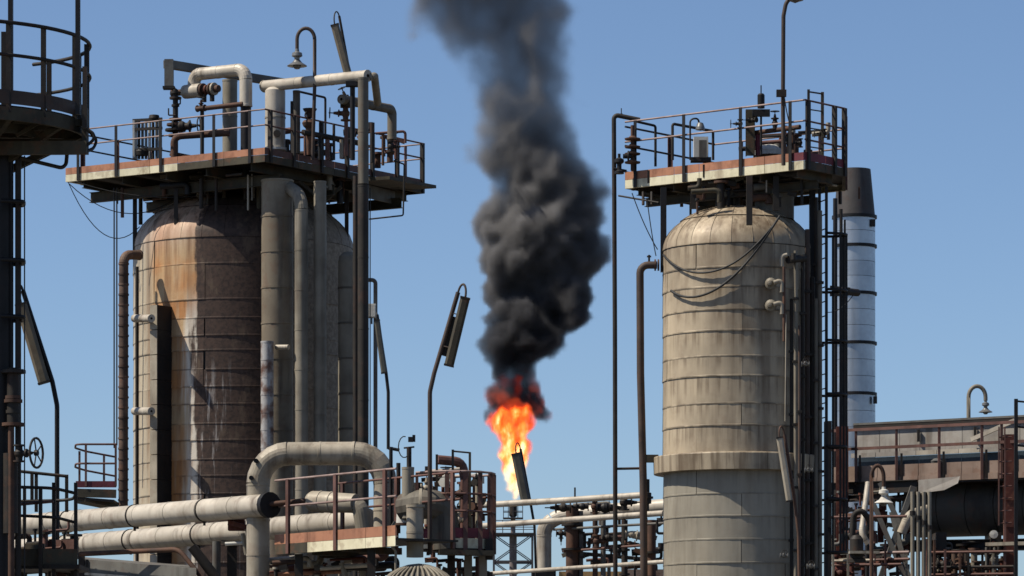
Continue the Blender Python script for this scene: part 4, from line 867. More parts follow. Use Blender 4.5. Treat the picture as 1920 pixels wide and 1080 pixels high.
for i, (x, y) in enumerate(((480, 864), (471, 896), (668, 848), (709, 850))):
    single('inspection_plug', MB().cyl(W(x, y, 82.6 - .2), W(x, y, 82.6 - .27), mpx(4.5, 82.4), n=10), 'steel_black', ['black plug on the upper bend of the big loop', 'black plug below the first bend of the big loop', 'black plug on the level run of the big loop', 'black plug at the second bend of the big loop'][i], 'plug', 'plugs on the big loop')
line('brown rod pipe continuing from the upper cream pipe flange', [W(500, 946, 82.0), W(600, 936, 81.8)], mpx(5, 82), 'rust', n=10)
t = thing('silencer', 'cream horizontal silencer with a down-turned outlet in front of the loop', 'vessel', W(620, 1000, 81.8))
a = W(580, 940, 82.0); b = W(668, 944, 81.3); d = (b - a).normalized(); L = (b - a).length; rr = mpx(20, 82)
part('silencer_shell', MB().lathe(a, d, [(0, 0), (rr * .8, .01), (rr, .09), (rr, .5), (rr * .93, .8), (rr * .9, L), (0, L)], 22), 'jacket', t)
part('seam_band', MB().lathe(a, d, [(rr, .30), (rr + .012, .304), (rr + .012, .35), (rr, .354)], 22), 'jacket', t)
part('seam_band', MB().lathe(a, d, [(rr * .96, .58), (rr + .008, .584), (rr + .008, .62), (rr * .96, .624)], 22), 'jacket', t)
part('outlet', MB().sweep(fillet([W(655, 944, 81.4), W(676, 950, 81.3), W(684, 1003, 81.3)], .25, 4), mpx(16, 81.3), 18, smooth=False), 'jacket_grey', t)
part('plug', MB().cyl(W(604, 937, 81.75), W(604, 937, 81.7), .05, n=8), 'steel_black', t)
# ================================================================== foreground catwalk under the loop
t = thing('catwalk', 'red-railed catwalk with cream edge beam in front of the stained drum', 'platform', W(620, 1040, 81))
a, b = W(515, 1040, 82.2), W(742, 1012, 78.6); d = (b - a).normalized(); outv = d.cross(Z); zz = a.z
b.z = a.z
fascia(t, a, b, outv, zz, [0, .28, .52, .76, 1.0], ['kick_orange'] * 4, ['beam_olive', 'beam_cream', 'beam_cream', 'beam_cream'], .2, .2)
dk = MB(); w_ = -outv * 1.5
part('deck_plate', MB().add([a + Z * .16, b + Z * .16, b + w_ + Z * .16, a + w_ + Z * .16, a + Z * .12, b + Z * .12, b + w_ + Z * .12, a + w_ + Z * .12], [(0, 1, 2, 3), (4, 7, 6, 5), (0, 4, 5, 1), (2, 6, 7, 3), (1, 5, 6, 2), (0, 3, 7, 4)]), 'steel_dark', t)
rails(t, a + outv * .04, b + outv * .04, [.12, .52, .92], [1.52, .98], 'rail_red', 'rail_pink', .1, .024)
rails(t, a + w_, b + w_, [.05, .5, .95], [1.52, .98], 'rail_red', 'rail_red', .09, .024)
for k in (.2, .8): part('leg', MB().box(Vector((a.x + (b.x - a.x) * k, a.y + (b.y - a.y) * k + .4, zz / 2)), .16, .16, zz - .01), 'steel_dark', t)
for i in range(6):
    q = a + d * random.uniform(.1, 2.2) - outv * random.uniform(.2, 1.2); part('joist', MB().bar(q, q - outv * .8, .1, .14), 'beam_olive', t)
# shelf of clutter below the catwalk
for i, (x0, y0, x1, y1, r_, m_, Yd) in enumerate(((500, 1051, 558, 1046, 5, 'jacket_cream', 83), (505, 1062, 560, 1066, 3, 'rail_red', 83), (505, 1077, 640, 1072, 4, 'kick_orange', 82.5), (600, 1066, 690, 1060, 4, 'jacket_cream', 82), (556, 1040, 556, 1090, 4, 'jacket', 82.6), (640, 1055, 650, 1090, 5, 'jacket_grey', 82), (422, 1020, 462, 1018, 3.5, 'white_box', 83.2), (455, 1000, 462, 1040, 4, 'jacket_grey', 83.1))):
    line(['cream pipe under the catwalk end', 'thin red pipe under the catwalk end', 'orange low pipe along the picture foot', 'cream low pipe below the silencer', 'short pale upright below the catwalk', 'grey short upright below the silencer', 'white short handrail beside the loop foot', 'grey short strut beside the loop foot'][i], [W(x0, y0, Yd), W(x1, y1, Yd)], mpx(r_, Yd), m_)
t = thing('pipe_shoe', 'rusty pipe shoe and bracket gripping the lower long pipe by the loop', 'bracket', W(450, 1000, 83.5))
part('shoe', MB().box(W(444, 985, 83.6), .35, .4, .22), 'rust_red', t)
part('arm', MB().bar(W(430, 980, 83.4), W(476, 992, 83.2), .14, .1), 'rust_red', t)
part('strut', MB().bar(W(462, 992, 83.4), W(474, 1045, 83.4), .06, .06), 'jacket', t)
# slanted braces and grey duct at the foot
t = thing('slope_duct', 'grey sloping duct casing at the foot of the picture by the long pipes', 'duct', W(250, 1140, 88))
part('casing', MB().add([W(152, 1048, 89), W(368, 1066, 86), W(368, 1160, 86), W(152, 1160, 89), W(152, 1044, 90.2), W(368, 1061, 87.2), W(368, 1160, 87.2), W(152, 1160, 90.2)], [(0, 1, 2, 3), (4, 7, 6, 5), (0, 4, 5, 1), (1, 5, 6, 2), (3, 2, 6, 7), (0, 3, 7, 4)]), 'grey_paint', t)
part('lip', MB().bar(W(150, 1075, 88.9), W(366, 1092, 85.9), .06, .06), 'jacket_cream', t)
part('end_post', MB().bar(W(153, 1040, 88.8), W(153, 1150, 88.8), .14, .14), 'steel_dark', t)
line('rusty handrail pipe bending down along the foot of the long pipes', [W(150, 1039, 88), W(335, 1030, 86.5), W(380, 1085, 86.2)], .055, 'rust', bend=.4)
line('brown strut slanting down beside the rusty handrail', [W(360, 1025, 86.5), W(410, 1090, 86.5)], .11, 'steel_dark', 'strut', 'strut')
line('dark thin post between the long pipes and the loop', [W(406, 1015, 87), W(406, 1120, 87)], .09, 'grey_paint', 'support_post', 'post')
t = thing('trestle', 'dark trestle post propping the lower long pipe near the catwalk', 'support', W(430, 1140, 86.8))
part('upright', MB().hcol(W(435, 1150, 87.2), W(435, 1012, 87.2), .2, .2, .02), 'steel_dark', t)
part('cross_head', MB().bar(W(420, 1014, 87.2), W(470, 1012, 86.6), .2, .14), 'steel_dark', t)

# ================================================================== centre cluster: upright pipes, round landing, lamps
pipe('short grey upright pipe carrying the antenna stalk', [W(765, 972, 81), W(765, 876, 81)], mpx(11.5, 81), 'jacket_grey', 1.0)
t = thing('antenna_stalk', 'thin stalk with a wiry instrument head above the grey upright pipe', 'instrument', W(767, 876, 81))
part('stalk', MB().cyl(W(767, 878, 81), W(767, 838, 81), .05, n=8), 'steel_dark', t)
part('head', MB().box(W(770, 824, 81), .1, .12, .1).box(W(776, 822, 81), .06, .06, .14), 'steel_black', t)
part('cross_clip', MB().cyl(W(757, 840, 81), W(777, 838, 81), .02, n=6), 'steel_dark', t)
part('wire_loop', MB().sweep([W(766 + 11 * math.cos(a) - 8, 838 + 20 * math.sin(a), 80.9) for a in [k * .45 for k in range(2, 12)]], .012, 5), 'cable', t)
pipe('pale grey upright pipe with a capped head before the round landing', [W(778, 1045, 79.5), W(778, 948, 79.5)], mpx(16, 79.5), 'jacket', .5, n=20, flanges=[(W(779, 949, 79.5), Z, .19, .05)], fmat='jacket')
t = thing('elbow_box', 'dark ribbed duct elbow between the pale upright pipe and the landing', 'duct', W(800, 1000, 80.5))
part('casing', MB().sweep(fillet([W(760, 952, 81.2), W(800, 944, 80.8), W(830, 950, 81), W(836, 1030, 81)], .5, 5), .3, 14, smooth=False), 'jacket_soot', t)
part('collar', MB().lathe(W(786, 946, 80.9), X, [(.3, 0), (.33, .01), (.33, .06), (.3, .07)], 14), 'jacket', t)
for i, (x, y0, y1, r_, m_) in enumerate(((733, 838, 1010, 3.5, 'steel_black'), (747, 868, 1000, 4, 'steel_dark'))):
    line(['black upright right of the loop bend', 'dark upright between loop and grey pipe'][i], [W(x, y1, 81.5), W(x, y0, 81.5)], mpx(r_, 81.5), m_)
line('thin bent sample line dropping in front of the catwalk end', [W(741, 978, 79), W(733, 990, 79), W(733, 1022, 79), W(742, 1033, 79), W(742, 1100, 79)], .026, 'jacket_grey', bend=.12)
t = thing('white_flange_pot', 'small white flanged pot behind the pale upright pipe', 'vessel', W(757, 985, 81.2))
part('pot_shell', MB().lathe(W(757, 985, 81.2), Z, [(.16, 0), (.14, .3), (.06, .36), (0, .36)], 16), 'white_box', t)
part('rim', MB().cyl(W(757, 985, 81.2), W(757, 981, 81.2), .19, n=16), 'rust', t)
batten_lamp('twin-box tube floodlight on a red bent pole by the round landing', [W(806, 1040, 79.8), W(806, 735, 79.8), W(814, 700, 79.8)], W(859, 548, 79.8), None, .22, (W(872, 560, 79.7), W(842, 684, 79.7)), .19, 'pipe_brown', 'beam_olive', .045, second=(W(857, 596, 79.9), W(836, 668, 79.9)))
batten_lamp('dark tube floodlight on a bent pole close beside the stained drum', [W(728, 842, 96), W(728, 735, 96), W(724, 700, 96)], W(707, 590, 96), None, .1, (W(707, 602, 95.9), W(720, 698, 95.9)), .14, 'steel_black', 'cover', .04)
line('short black arm beside the pole of the drum-side floodlight', [W(728, 840, 96), W(749, 844, 96)], .04, 'steel_black', 'stub_arm', 'bracket')
batten_lamp('black tube floodlight standing in front of the flame', [W(1008, 1150, 92), W(1002, 985, 92), W(996, 950, 92)], W(976, 842, 92), None, .2, (W(968, 852, 91.9), W(985, 937, 91.9)), .22, 'steel_black', 'cover', .03)
# round landing
t = thing('round_landing', 'half-round landing with maroon toe boards and red rails at the middle', 'platform', W(865, 1040, 81))
C = W(850, 1020, 81.6); rl = mpx(74, 81.6); zl = W(850, 1028, 80.9).z
def lp(a, r_=rl, z_=0): return Vector((C.x + math.sin(R(a)) * r_, C.y - math.cos(R(a)) * r_, zl + z_))
angs = [-62, -32, -8, 18, 42, 66, 92, 120, 150, 182]
part('deck_plate', MB().prism([(lp(a).x, lp(a).y) for a in angs], zl - .05, zl), 'steel_dark', t)
for i in range(len(angs) - 1):
    p, q = lp(angs[i], rl + .01), lp(angs[i + 1], rl + .01); dd = (q - p).normalized() * .004
    part('toe_board', MB().bar(p + dd + Z * .31, q - dd + Z * .31, .012, .2), 'kick_purple', t)
    part('edge_beam', MB().bar(p + dd + Z * .1, q - dd + Z * .1, .02, .2), 'beam_cream' if i < 5 else 'beam_olive', t)
    for h in (1.55, 1.1, .75): part('top_rail' if h > 1.5 else 'mid_rail', MB().cyl(lp(angs[i], rl + .04, h), lp(angs[i + 1], rl + .04, h), .024, n=7), 'rail_red' if h < 1.5 else 'rail_pink', t)
for a in angs: part('rail_post', MB().box(lp(a, rl + .025, .72), .09 if -20 < a < 100 else .06, .05, 1.62), 'rail_red', t)
for (x, y0, w, m_) in ((849, 843, 5, 'steel_black'), (881, 848, 7, 'beam_olive'), (819, 852, 4, 'steel_dark')):
    part('ladder_post', MB().bar(W(x, 1030, 81.2), W(x, y0, 81.2), mpx(w, 81), .05), m_, t)
part('grab_bar', MB().cyl(W(849, 846, 81.2), W(882, 849, 81.2), .02, n=6), 'steel_dark', t)
part('hood', MB().sweep(fillet([W(820, 862, 82), W(866, 866, 82.2), W(872, 900, 82.2), W(872, 1000, 82.2)], .2, 4), .1, 10, smooth=False), 'rail_red', t)
for (x, w) in ((846, 17), (878, 10), (906, 10)): part('leg', MB().bar(W(x, 1150, 81.6), W(x, 1034, 81.6), mpx(w, 81.6), .16), 'jacket_grey' if w == 10 else 'steel_dark', t)
part('soffit_beam', MB().bar(W(822, 1035, 80.9), W(925, 1038, 81), .5, .1), 'beam_olive', t)
part('side_box', MB().box(W(917, 1030, 81.2), .15, .3, .42), 'steel_dark', t)
for i, (x, y, s_, st) in enumerate(((836, 905, .16, Z), (862, 925, .15, -X), (888, 950, .14, X), (858, 975, .16, Z), (828, 960, .15, -Yv), (800, 915, .14, Z), (893, 905, .12, Z))):
    valve(['white-topped valve high on the round landing', 'rusty valve mid-height on the round landing', 'small brown valve at the landing outer side', 'pale valve low on the round landing', 'dark valve behind the red lamp pole', 'pale valve left of the red lamp pole', 'tiny valve near the landing top rail'][i], W(x, y, 81.7), X if i % 2 else Yv + X * .4, s_, st, ['white_box', 'rust', 'rust', 'jacket_cream', 'steel_dark', 'jacket', 'steel_dark'][i], i % 2 == 0, .11)
for i, (pts, r_, m_) in enumerate(((((800, 885), (862, 880)), 4, 'jacket_cream'), (((782, 930), (855, 925)), 4.5, 'rust'), (((790, 900), (840, 896), (840, 990)), 4, 'steel_dark'), (((868, 900), (868, 1010)), 5, 'rail_red'), (((895, 890), (895, 1010)), 4, 'jacket'), (((784, 905), (784, 935)), 9, 'steel_dark'), (((800, 962), (800, 1015)), 5, 'jacket_cream'))):
    line(['cream cross pipe inside the landing rails', 'rusty cross pipe inside the landing rails', 'dark bent pipe inside the landing rails', 'red upright pipe inside the landing rails', 'pale upright at the landing outer rails', 'dark fat stub left of the red lamp pole', 'cream short upright behind the pale capped pipe'][i], [W(x, y, 82.0) for x, y in pts], mpx(r_, 82), m_, bend=.1)
t = thing('ribbed_tank', 'ribbed curved tank top peeping up at the picture foot', 'vessel', W(780, 1130, 79))
cc = W(785, 1140, 79); n_ = 16
for k in range(n_):
    a0_ = R(-85 + 170 * k / n_); part('rib', MB().sweep([cc + Vector((math.sin(a0_) * .9 * math.cos(q), -math.cos(a0_) * .9 * math.cos(q), .85 * math.sin(q))) for q in [j * math.pi / 14 for j in range(8)]], .03, 5), 'jacket_grey', t)
part('tank_shell', MB().lathe(cc, Z, [(.88, -.6), (.88, 0)] + [(.88 * math.cos(q), .83 * math.sin(q)) for q in [j * math.pi / 14 for j in range(1, 8)]], 28), 'grey_paint', t)

# ================================================================== pipe rack between the landing and the beige vessel
pipe('upper slim cream pipe of the rack left of the beige vessel', [W(905, 947, 92), W(1060, 938, 90.6), W(1208, 928, 89.2)], mpx(6, 91), 'jacket_cream', .9, n=12)
pipe('second slim cream pipe of the rack, below the upper one', [W(905, 986, 92), W(1245, 962, 88.5)], mpx(5.5, 91), 'jacket_cream', .9, n=12)
pipe('lowest slim cream pipe of the rack at the picture foot', [W(895, 1077, 92.5), W(1250, 1053, 88)], mpx(4, 91), 'jacket_cream', 1.0, n=10)
line('thin grey pipe of the rack under the second cream pipe', [W(1038, 993, 92), W(1260, 980, 90)], .03, 'grey_paint')
line('thin brown pipe of the rack at mid height', [W(1055, 1034, 92), W(1212, 1022, 90.5)], .03, 'rail_red')
line('dark pipe of the rack sloping down behind the uprights', [W(1080, 1037, 93), W(1250, 1052, 95)], .045, 'steel_dark')
pipe('tan swan-neck pipe rising and turning behind the rack', [W(1020, 1150, 93), W(1020, 985, 93), W(1052, 966, 93), W(1260, 948, 91.5)], mpx(14, 93), 'jacket_cream', .8, bend=.6, n=20)
ibx('black saddle block under the tan swan-neck pipe', W(1020, 1075, 92.6), .55, .4, .2, 'steel_black', 'saddle_block', 'block')
for i, (x, y0, w, m_) in enumerate(((1073, 948, 12, 'rust'), (1089, 958, 4.5, 'grey_paint'), (1116, 960, 5, 'rust'), (1131, 962, 5, 'grey_paint'), (1171, 975, 6, 'steel_dark'), (1222, 975, 8, 'rust'))):
    t = thing('rack_pipe', ['widest rusty upright of the pipe rack', 'grey slim upright beside the widest one', 'rusty slim upright with flanges in the rack', 'grey slim upright right of the flanged one', 'dark upright right of the tall vent line', 'rusty upright right beside the beige vessel'][i], 'pipe', W(x, 1150, 91.8), 'uprights of the pipe rack')
    part('pipe_run', MB().cyl(W(x, 1150, 91.8), W(x, y0, 91.8), mpx(w, 91.8), n=12), m_, t)
    for k in range(2 + i % 2): part('flange', MB().cyl(W(x, y0 + 34 + k * 46 + i * 5, 91.8), W(x, y0 + 38 + k * 46 + i * 5, 91.8), mpx(w * 1.7, 91.8), n=12), 'steel_dark', t)
for i, (x, y, ax, st, s_) in enumerate(((1056, 952, X, -X, .2), (1092, 950, X, -X, .16), (1115, 950, Z, X, .17), (1135, 952, X, X, .24), (1170, 942, Z, X, .2), (1119, 1015, Z, X, .17), (1140, 1008, X, X, .15), (1160, 1032, Z, -X, .15), (1184, 1002, X, X, .16), (1181, 1020, X, X, .14), (1203, 1008, X, -X, .14), (1052, 1000, X, -Z, .13))):
    valve('%s valve of the rack %s' % (['blocky dark', 'dark', 'stubby dark', 'largest dark', 'upright dark', 'rust-flanged', 'dark horizontal', 'lower dark', 'pale handwheel', 'small handwheel', 'short pale', 'hanging dark'][i], ['at the swan-neck bend', 'under the upper cream pipe', 'just left of the largest one', 'under the upper cream pipe, near the vent line', 'between vent line and overflow pipe', 'on the rusty slim upright', 'right of the rust-flanged one', 'behind the vent line', 'above the small handwheel one', 'low between vent line and overflow pipe', 'against the overflow pipe', 'beside the swan-neck riser'][i]), W(x, y, 91.0), ax, s_, st, ['steel_dark', 'steel_black', 'rust', 'steel_black', 'steel_dark', 'rust', 'steel_dark', 'steel_black', 'jacket', 'rust', 'jacket', 'steel_dark'][i], i in (4, 8, 9, 2), .13)
line('thin spigot sticking up from the upper cream rack pipe', [W(1078, 940, 90.4), W(1078, 914, 90.4)], .02, 'steel_dark', 'spigot')
t = thing('actuator', 'dark piston actuator standing beside the overflow pipe', 'actuator', W(1213, 965, 89))
part('cylinder', MB().lathe(W(1213, 962, 89), Z, [(.05, 0), (.05, .2), (.1, .21), (.1, .45), (.06, .46), (.06, .75), (0, .76)], 12), 'steel_dark', t)
part('flange', MB().cyl(W(1213, 935, 89), W(1213, 931, 89), .14, n=12), 'steel_dark', t)
t = thing('low_barrier', 'tan low wall at the foot of the pipe rack', 'wall', W(1150, 1150, 97))
part('tan_panel', MB().box(W(1110, 1112, 97), mpx(124, 97), .3, mpx(80, 97)), 'tan_wall', t)
part('red_panel', MB().box(W(1212, 1110, 97), mpx(78, 97), .3, mpx(84, 97)), 'brown_wall', t)
line('short dark frame pipe against the beige vessel flank', [W(1232, 975, 89), W(1232, 1000, 89), W(1248, 1000, 89)], .03, 'steel_dark', 'frame_pipe', bend=.05)

# ================================================================== silver stack
S0 = W(1602, 1150, 112); S0.z = 0; rs = mpx(39, 112)
t = thing('silver_stack', 'shiny silver chimney stack with a dark tapered cap', 'chimney', S0)
fs_ = lambda y: CAMZ + (HY - y) / FPX * 112
sy = [408, 435, 463, 492, 520, 552, 582, 612, 645, 676, 707, 740, 772, 803, 840, 880, 920, 960, 1000, 1040, 1090, 1150]
for i in range(len(sy) - 1):
    part('stack_ring', MB().lathe(S0 + Z * fs_(sy[i + 1]), Z, [(rs * (1.0 + .0004 * i), 0), (rs * (1.0 + .0004 * i), fs_(sy[i]) - fs_(sy[i + 1]) - .012), (rs * .985, fs_(sy[i]) - fs_(sy[i + 1]) - .006)], 36), 'silver', t)
part('liner', MB().cyl(S0, S0 + Z * fs_(409), rs * .97, n=32), 'steel_dark', t)
for y in (408, 463, 552, 645, 740): part('clamp_band', MB().lathe(S0 + Z * (fs_(y) - .04), Z, [(rs, 0), (rs + .05, .005), (rs + .05, .085), (rs, .09)], 36), 'steel_black', t)
zc0, zc1 = fs_(406), fs_(318)
part('tapered_cap', MB().lathe(S0 + Z * zc0, Z, [(rs * 1.0, 0), (rs * .98, .1), (rs * .78, zc1 - zc0), (rs * .72, zc1 - zc0), (rs * .7, .5)], 32), 'stack_cap', t)
part('inner_flue', MB().cyl(S0 + Z * (zc0 - .3), S0 + Z * (zc1 - .1), rs * .68, n=24), 'steel_black', t)
for x in (1637,): part('lug', MB().box(W(x, 418, 111.6), .12, .1, .2), 'steel_dark', t); part('lug', MB().box(W(x + 4, 750, 111.6), .1, .1, .2), 'steel_dark', t)
for i, x in enumerate((1566, 1577, 1584)):
    line(['dark upright cable tray left of the silver stack', 'thin upright pipe over the silver stack edge', 'second thin upright pipe over the silver stack'][i], [W(x, 1150, 108), W(x, 372 + i * 20, 108)], [.06, .045, .03][i], 'steel_black' if i == 0 else 'steel_dark', bend=.1)
for i, y in enumerate((545,)):
    t = thing('stack_bracket', 'dark instrument bracket clasping the silver stack', 'bracket', W(1585, y + 8, 108))
    part('arm', MB().bar(W(1556, y - 6, 107.5), W(1594, y - 2, 107.5), .08, .1).bar(W(1556, y + 7, 107.5), W(1590, y + 6, 107.5), .08, .1), 'steel_black', t)
    part('sensor', MB().cyl(W(1575, y, 107.3), W(1608, y + 4, 108), .1, n=10), 'steel_dark', t)
    part('wire', MB().sweep(sag(W(1600, y + 8, 107.5), W(1548, y + 40, 107), .15), .012, 5), 'cable', t)

# ================================================================== covered gallery and drum at the right
G = 97.0
uG = (W(1560, 904, 99.6) - W(1925, 877, 96.7)); uG.z = 0; uG.normalize()
t = thing('covered_gallery', 'covered walkway with grey panels, rail posts and a dark roof edge', 'building', W(1740, 905, 97))
def g(px, py, back=0.0):
    """point on the gallery front plane seen at px,py, pushed `back` metres behind it"""
    P0 = W(1740, 890, G); n_ = Vector((uG.y, -uG.x, 0)); n_ = n_ if n_.y < 0 else -n_
    dvec = Vector(((px - CX) / FPX, 1, (HY - py) / FPX)); k = (P0 - Vector((0, 0, CAMZ))).dot(n_) / dvec.dot(n_)
    return Vector((0, 0, CAMZ)) + dvec * k - n_ * back
gz = lambda y: g(1740, y).z
def gp(px, z_, back=0.0): p = g(px, 900, back); p.z = z_; return p
nG = Vector((uG.y, -uG.x, 0)); nG = nG if nG.y < 0 else -nG
part('roof_edge', MB().bar(gp(1560, gz(787), 1.16), gp(1990, gz(787), 1.16), .1, .12), 'steel_dark', t)
part('roof_sheet', MB().bar(gp(1560, gz(781), 2.3), gp(1990, gz(781), 2.3), 2.4, .05), 'grey_paint', t)
xs = [1560, 1607, 1645, 1683, 1722, 1763, 1803, 1843, 1872, 1910, 1950, 1990]
for i in range(len(xs) - 1):
    x0, x1 = xs[i] + .5, xs[i + 1] - .5
    part('wall_panel', MB().bar(gp(x0, gz(815), 1.2), gp(x1, gz(815), 1.2), .04, gz(792) - gz(838)), 'grey_wall', t)
    part('sill_strip', MB().bar(gp(x0, gz(842), 1.0), gp(x1, gz(842), 1.0), .06, .11), 'jacket_cream' if i in (3, 4, 5, 7) else 'grey_wall', t)
    part('window_pane', MB().bar(gp(x0, gz(857), 1.15), gp(x1, gz(857), 1.15), .03, gz(846) - gz(868)), 'blue_glass', t)
    part('deck_board', MB().bar(gp(x0, gz(880), .02), gp(x1, gz(880), .02), .04, gz(868) - gz(891)), 'brown_wall', t)
    part('deck_board', MB().bar(gp(x0, gz(897), .0), gp(x1, gz(897), .0), .05, gz(891.6) - gz(903)), 'brown_wall', t)
part('deck_plate', MB().bar(gp(1560, gz(904), .7), gp(1990, gz(904), .7), 1.4, .05), 'steel_dark', t)
for x in (1607, 1683, 1763, 1843, 1880): part('rail_post', MB().bar(gp(x, gz(903), -.06), gp(x, gz(800), -.06), .09, .06), 'rail_red', t)
for x in (1613, 1691, 1770, 1850): part('post_brace', MB().bar(gp(x, gz(900), -.02), gp(x, gz(848), -.02), .07, .05), 'steel_dark', t)
for x in (1683, 1790): part('roof_hanger', MB().bar(gp(x, gz(820), 1.1), gp(x, gz(797), 1.1), .09, .06), 'steel_dark', t)
for y in (836, 800): part('top_rail' if y == 800 else 'mid_rail', MB().bar(gp(1560, gz(y), -.1), gp(1990, gz(y), -.1), .05, .07), 'rail_red', t)
part('slope_strut', MB().bar(gp(1790, gz(822), .9), gp(1872, gz(790), .9), .06, .1), 'jacket_cream', t)
part('wall_lamp', MB().lathe(gp(1724, gz(861), .9), Z, [(0, -.08), (.12, -.05), (.14, .02), (.06, .08), (0, .09)], 12), 'lamp_dull', t)
bell_lamp('gooseneck lamp peeping over the roof of the covered walkway', [W(1816, 790, 98), W(1816, 745, 98)], W(1832, 724, 98).z, W(1848, 775, 98), .2, 'jacket_grey', 'lamp_dull', .05)
bell_lamp('white bell lamp on a rusty hook below the covered walkway', [W(1634, 1150, 92), W(1634, 895, 92)], W(1645, 873, 92).z, W(1657, 946, 92), .26, 'rust', 'lamp_enamel', .045)
# columns
for i, (x, y0, w, m_, Yd) in enumerate(((1579, 800, 22, 'rust_red', 97.8), (1893, 815, 22, 'rust_red', 95.8), (1552, 790, 13, 'steel_black', 90))):
    t = thing('steel_stanchion', ['rust-red steel column under the near end of the walkway', 'rust-red steel column beside the small ladder', 'black steel column beside the caged ladder foot'][i], 'column', Vector((W(x, 0, Yd).x, Yd, 0)), 'columns of the covered walkway')
    p = W(x, y0, Yd); q = Vector((p.x, p.y, 0.05))
    ww = mpx(w, Yd); part('flange_plate', MB().box((p + q) / 2 - Yv * .12, ww, .025, p.z - .05), m_, t); part('flange_plate', MB().box((p + q) / 2 + Yv * .12, ww, .025, p.z - .05), m_, t)
    part('web', MB().box((p + q) / 2, .02, .21, p.z - .05), m_, t); part('base_plate', MB().box(q + Z * .02, .5, .5, .03), m_, t)
    for y in (980, 930): part('splice_plate', MB().box(W(x, y, Yd) - Yv * .145, ww * .8, .02, .22), m_, t)
t = thing('mast_post', 'black mast standing in front of the rust-red column at the picture edge', 'post', W(1905, 1150, 93))
part('mast', MB().bar(W(1905, 1150, 93), W(1905, 748, 93), .1, .08), 'steel_black', t)
for y in (752, 800, 835): part('cross_arm', MB().cyl(W(1905, y, 93), W(1935, y + 3, 93), .025, n=6), 'steel_black', t)
t = thing('small_ladder', 'short brown ladder hanging from the walkway by the rust-red column', 'ladder', W(1878, 985, 94.5))
for x in (1873, 1884): part('stile', MB().bar(W(x, 985, 94.5), W(x, 800, 94.5), .05, .03), 'rail_red', t)
for y in range(820, 985, 23): part('rung', MB().cyl(W(1873, y, 94.5), W(1897, y - 1, 94.5), .018, n=6), 'rail_red', t)
M['drum_dark'] = weather('drum_dark', (0.075, 0.07, 0.062), (0.05, 0.046, 0.042), (0.02, 0.018, 0.016), 1.2, 0.6, 0.6, 0.0, 0.2, 0.2)
# horizontal drum under the gallery
t = thing('horizontal_drum', 'big dark horizontal drum slung beneath the covered walkway', 'vessel', W(1810, 1010, 97))
a, b = W(1722, 953, 98.3), W(1990, 945, 96.6); d = (b - a).normalized(); rd = mpx(56, 97.5); L = (b - a).length
nseg = 5
for i in range(nseg): part('shell_ring', MB().lathe(a + d * (L * i / nseg + .004), d, [(rd * .98, 0), (rd, .008), (rd, L / nseg - .02), (rd * .985, L / nseg - .012)], 40), 'drum_dark', t)
part('dished_end', MB().lathe(a, -d, [(rd, 0), (rd * .96, .08), (rd * .75, .22), (rd * .4, .32), (0, .35)], 40), 'drum_dark', t)
part('core', MB().cyl(a, b, rd * .95, n=32), 'steel_dark', t)
part('nozzle', MB().lathe(W(1863, 1002, 95.6), -Yv, [(0, -.3), (.06, -.3), (.06, 0), (.1, .01), (.1, .05), (0, .06)], 14), 'white_box', t)
for x in (1760, 1862): part('saddle', MB().box(W(x, 1020, 97), .25, 1.3, .5), 'steel_dark', t)
t = thing('drum_cradle', 'dark cross beam carrying the horizontal drum', 'beam', W(1800, 1030, 97))
part('beam', MB().ibeam(W(1690, 1024, 97.5), W(1990, 1020, 96), .28, .2, .02), 'steel_black', t)
part('light_edge', MB().bar(W(1850, 1021, 95.4), W(1990, 1017, 94.8), .3, .08), 'jacket', t)
# vertical pipe quartet
for i in range(4):
    x = 1711 + i * 10.5
    t = thing('vertical_pipe', ['first of four pale upright pipes below the walkway', 'second of four pale upright pipes below the walkway', 'third of four pale upright pipes below the walkway', 'last of four pale upright pipes below the walkway'][i], 'pipe', W(x, 1150, 94), 'four pale upright pipes')
    part('pipe_run', MB().cyl(W(x, 1150, 94), W(x, 922, 94), mpx(4, 94), n=10), 'jacket_grey', t)
    part('union', MB().cyl(W(x, 966 + i * 9, 94), W(x, 958 + i * 9, 94), mpx(5.5, 94), n=10), 'steel_dark', t)
# trestle braces and clutter left of the quartet
t = thing('braced_trestle', 'grey cross-braced trestle behind the white bell lamp', 'support', W(1680, 1150, 96))
for (p, q, w) in (((1712, 912), (1650, 1085), 15), ((1625, 915), (1700, 1090), 9), ((1672, 960), (1705, 1090), 10), ((1650, 905), (1695, 1000), 12)):
    part('brace', MB().bar(W(*p, 96.3), W(*q, 96.0 + w * .02), mpx(w, 96), .12), 'grey_paint', t)
part('sunlit_patch', MB().add([W(1722, 900, 96.6), W(1800, 893, 96.0), W(1796, 906, 96.0), W(1770, 919, 96.2), W(1722, 925, 96.6), W(1722, 900, 96.64), W(1800, 893, 96.04), W(1796, 906, 96.04), W(1770, 919, 96.24), W(1722, 925, 96.64)], [(0, 1, 2, 3, 4), (9, 8, 7, 6, 5), (0, 5, 6, 1), (1, 6, 7, 2), (2, 7, 8, 3), (3, 8, 9, 4), (4, 9, 5, 0)]), 'grey_wall', t)  # pale plate added in place of sunlight on the drum, shadow edge curved
pipe('cream bent vent pipe by the white bell lamp', [W(1628, 1020, 95), W(1615, 1000, 95), W(1628, 905, 95.5)], mpx(5.5, 95), 'jacket_cream', .6, bend=.3)
line('dark looped hose left of the white bell lamp', [W(1598, 1010, 94.5), W(1600, 965, 94.5), W(1615, 955, 94.4), W(1630, 975, 94.5), W(1632, 1000, 94.5)], .07, 'steel_dark', 'hose', 'hose', bend=.3)
t = thing('motor_pump', 'dark upright motor at the foot of the cream vent pipe', 'motor', W(1606, 1050, 94.4))
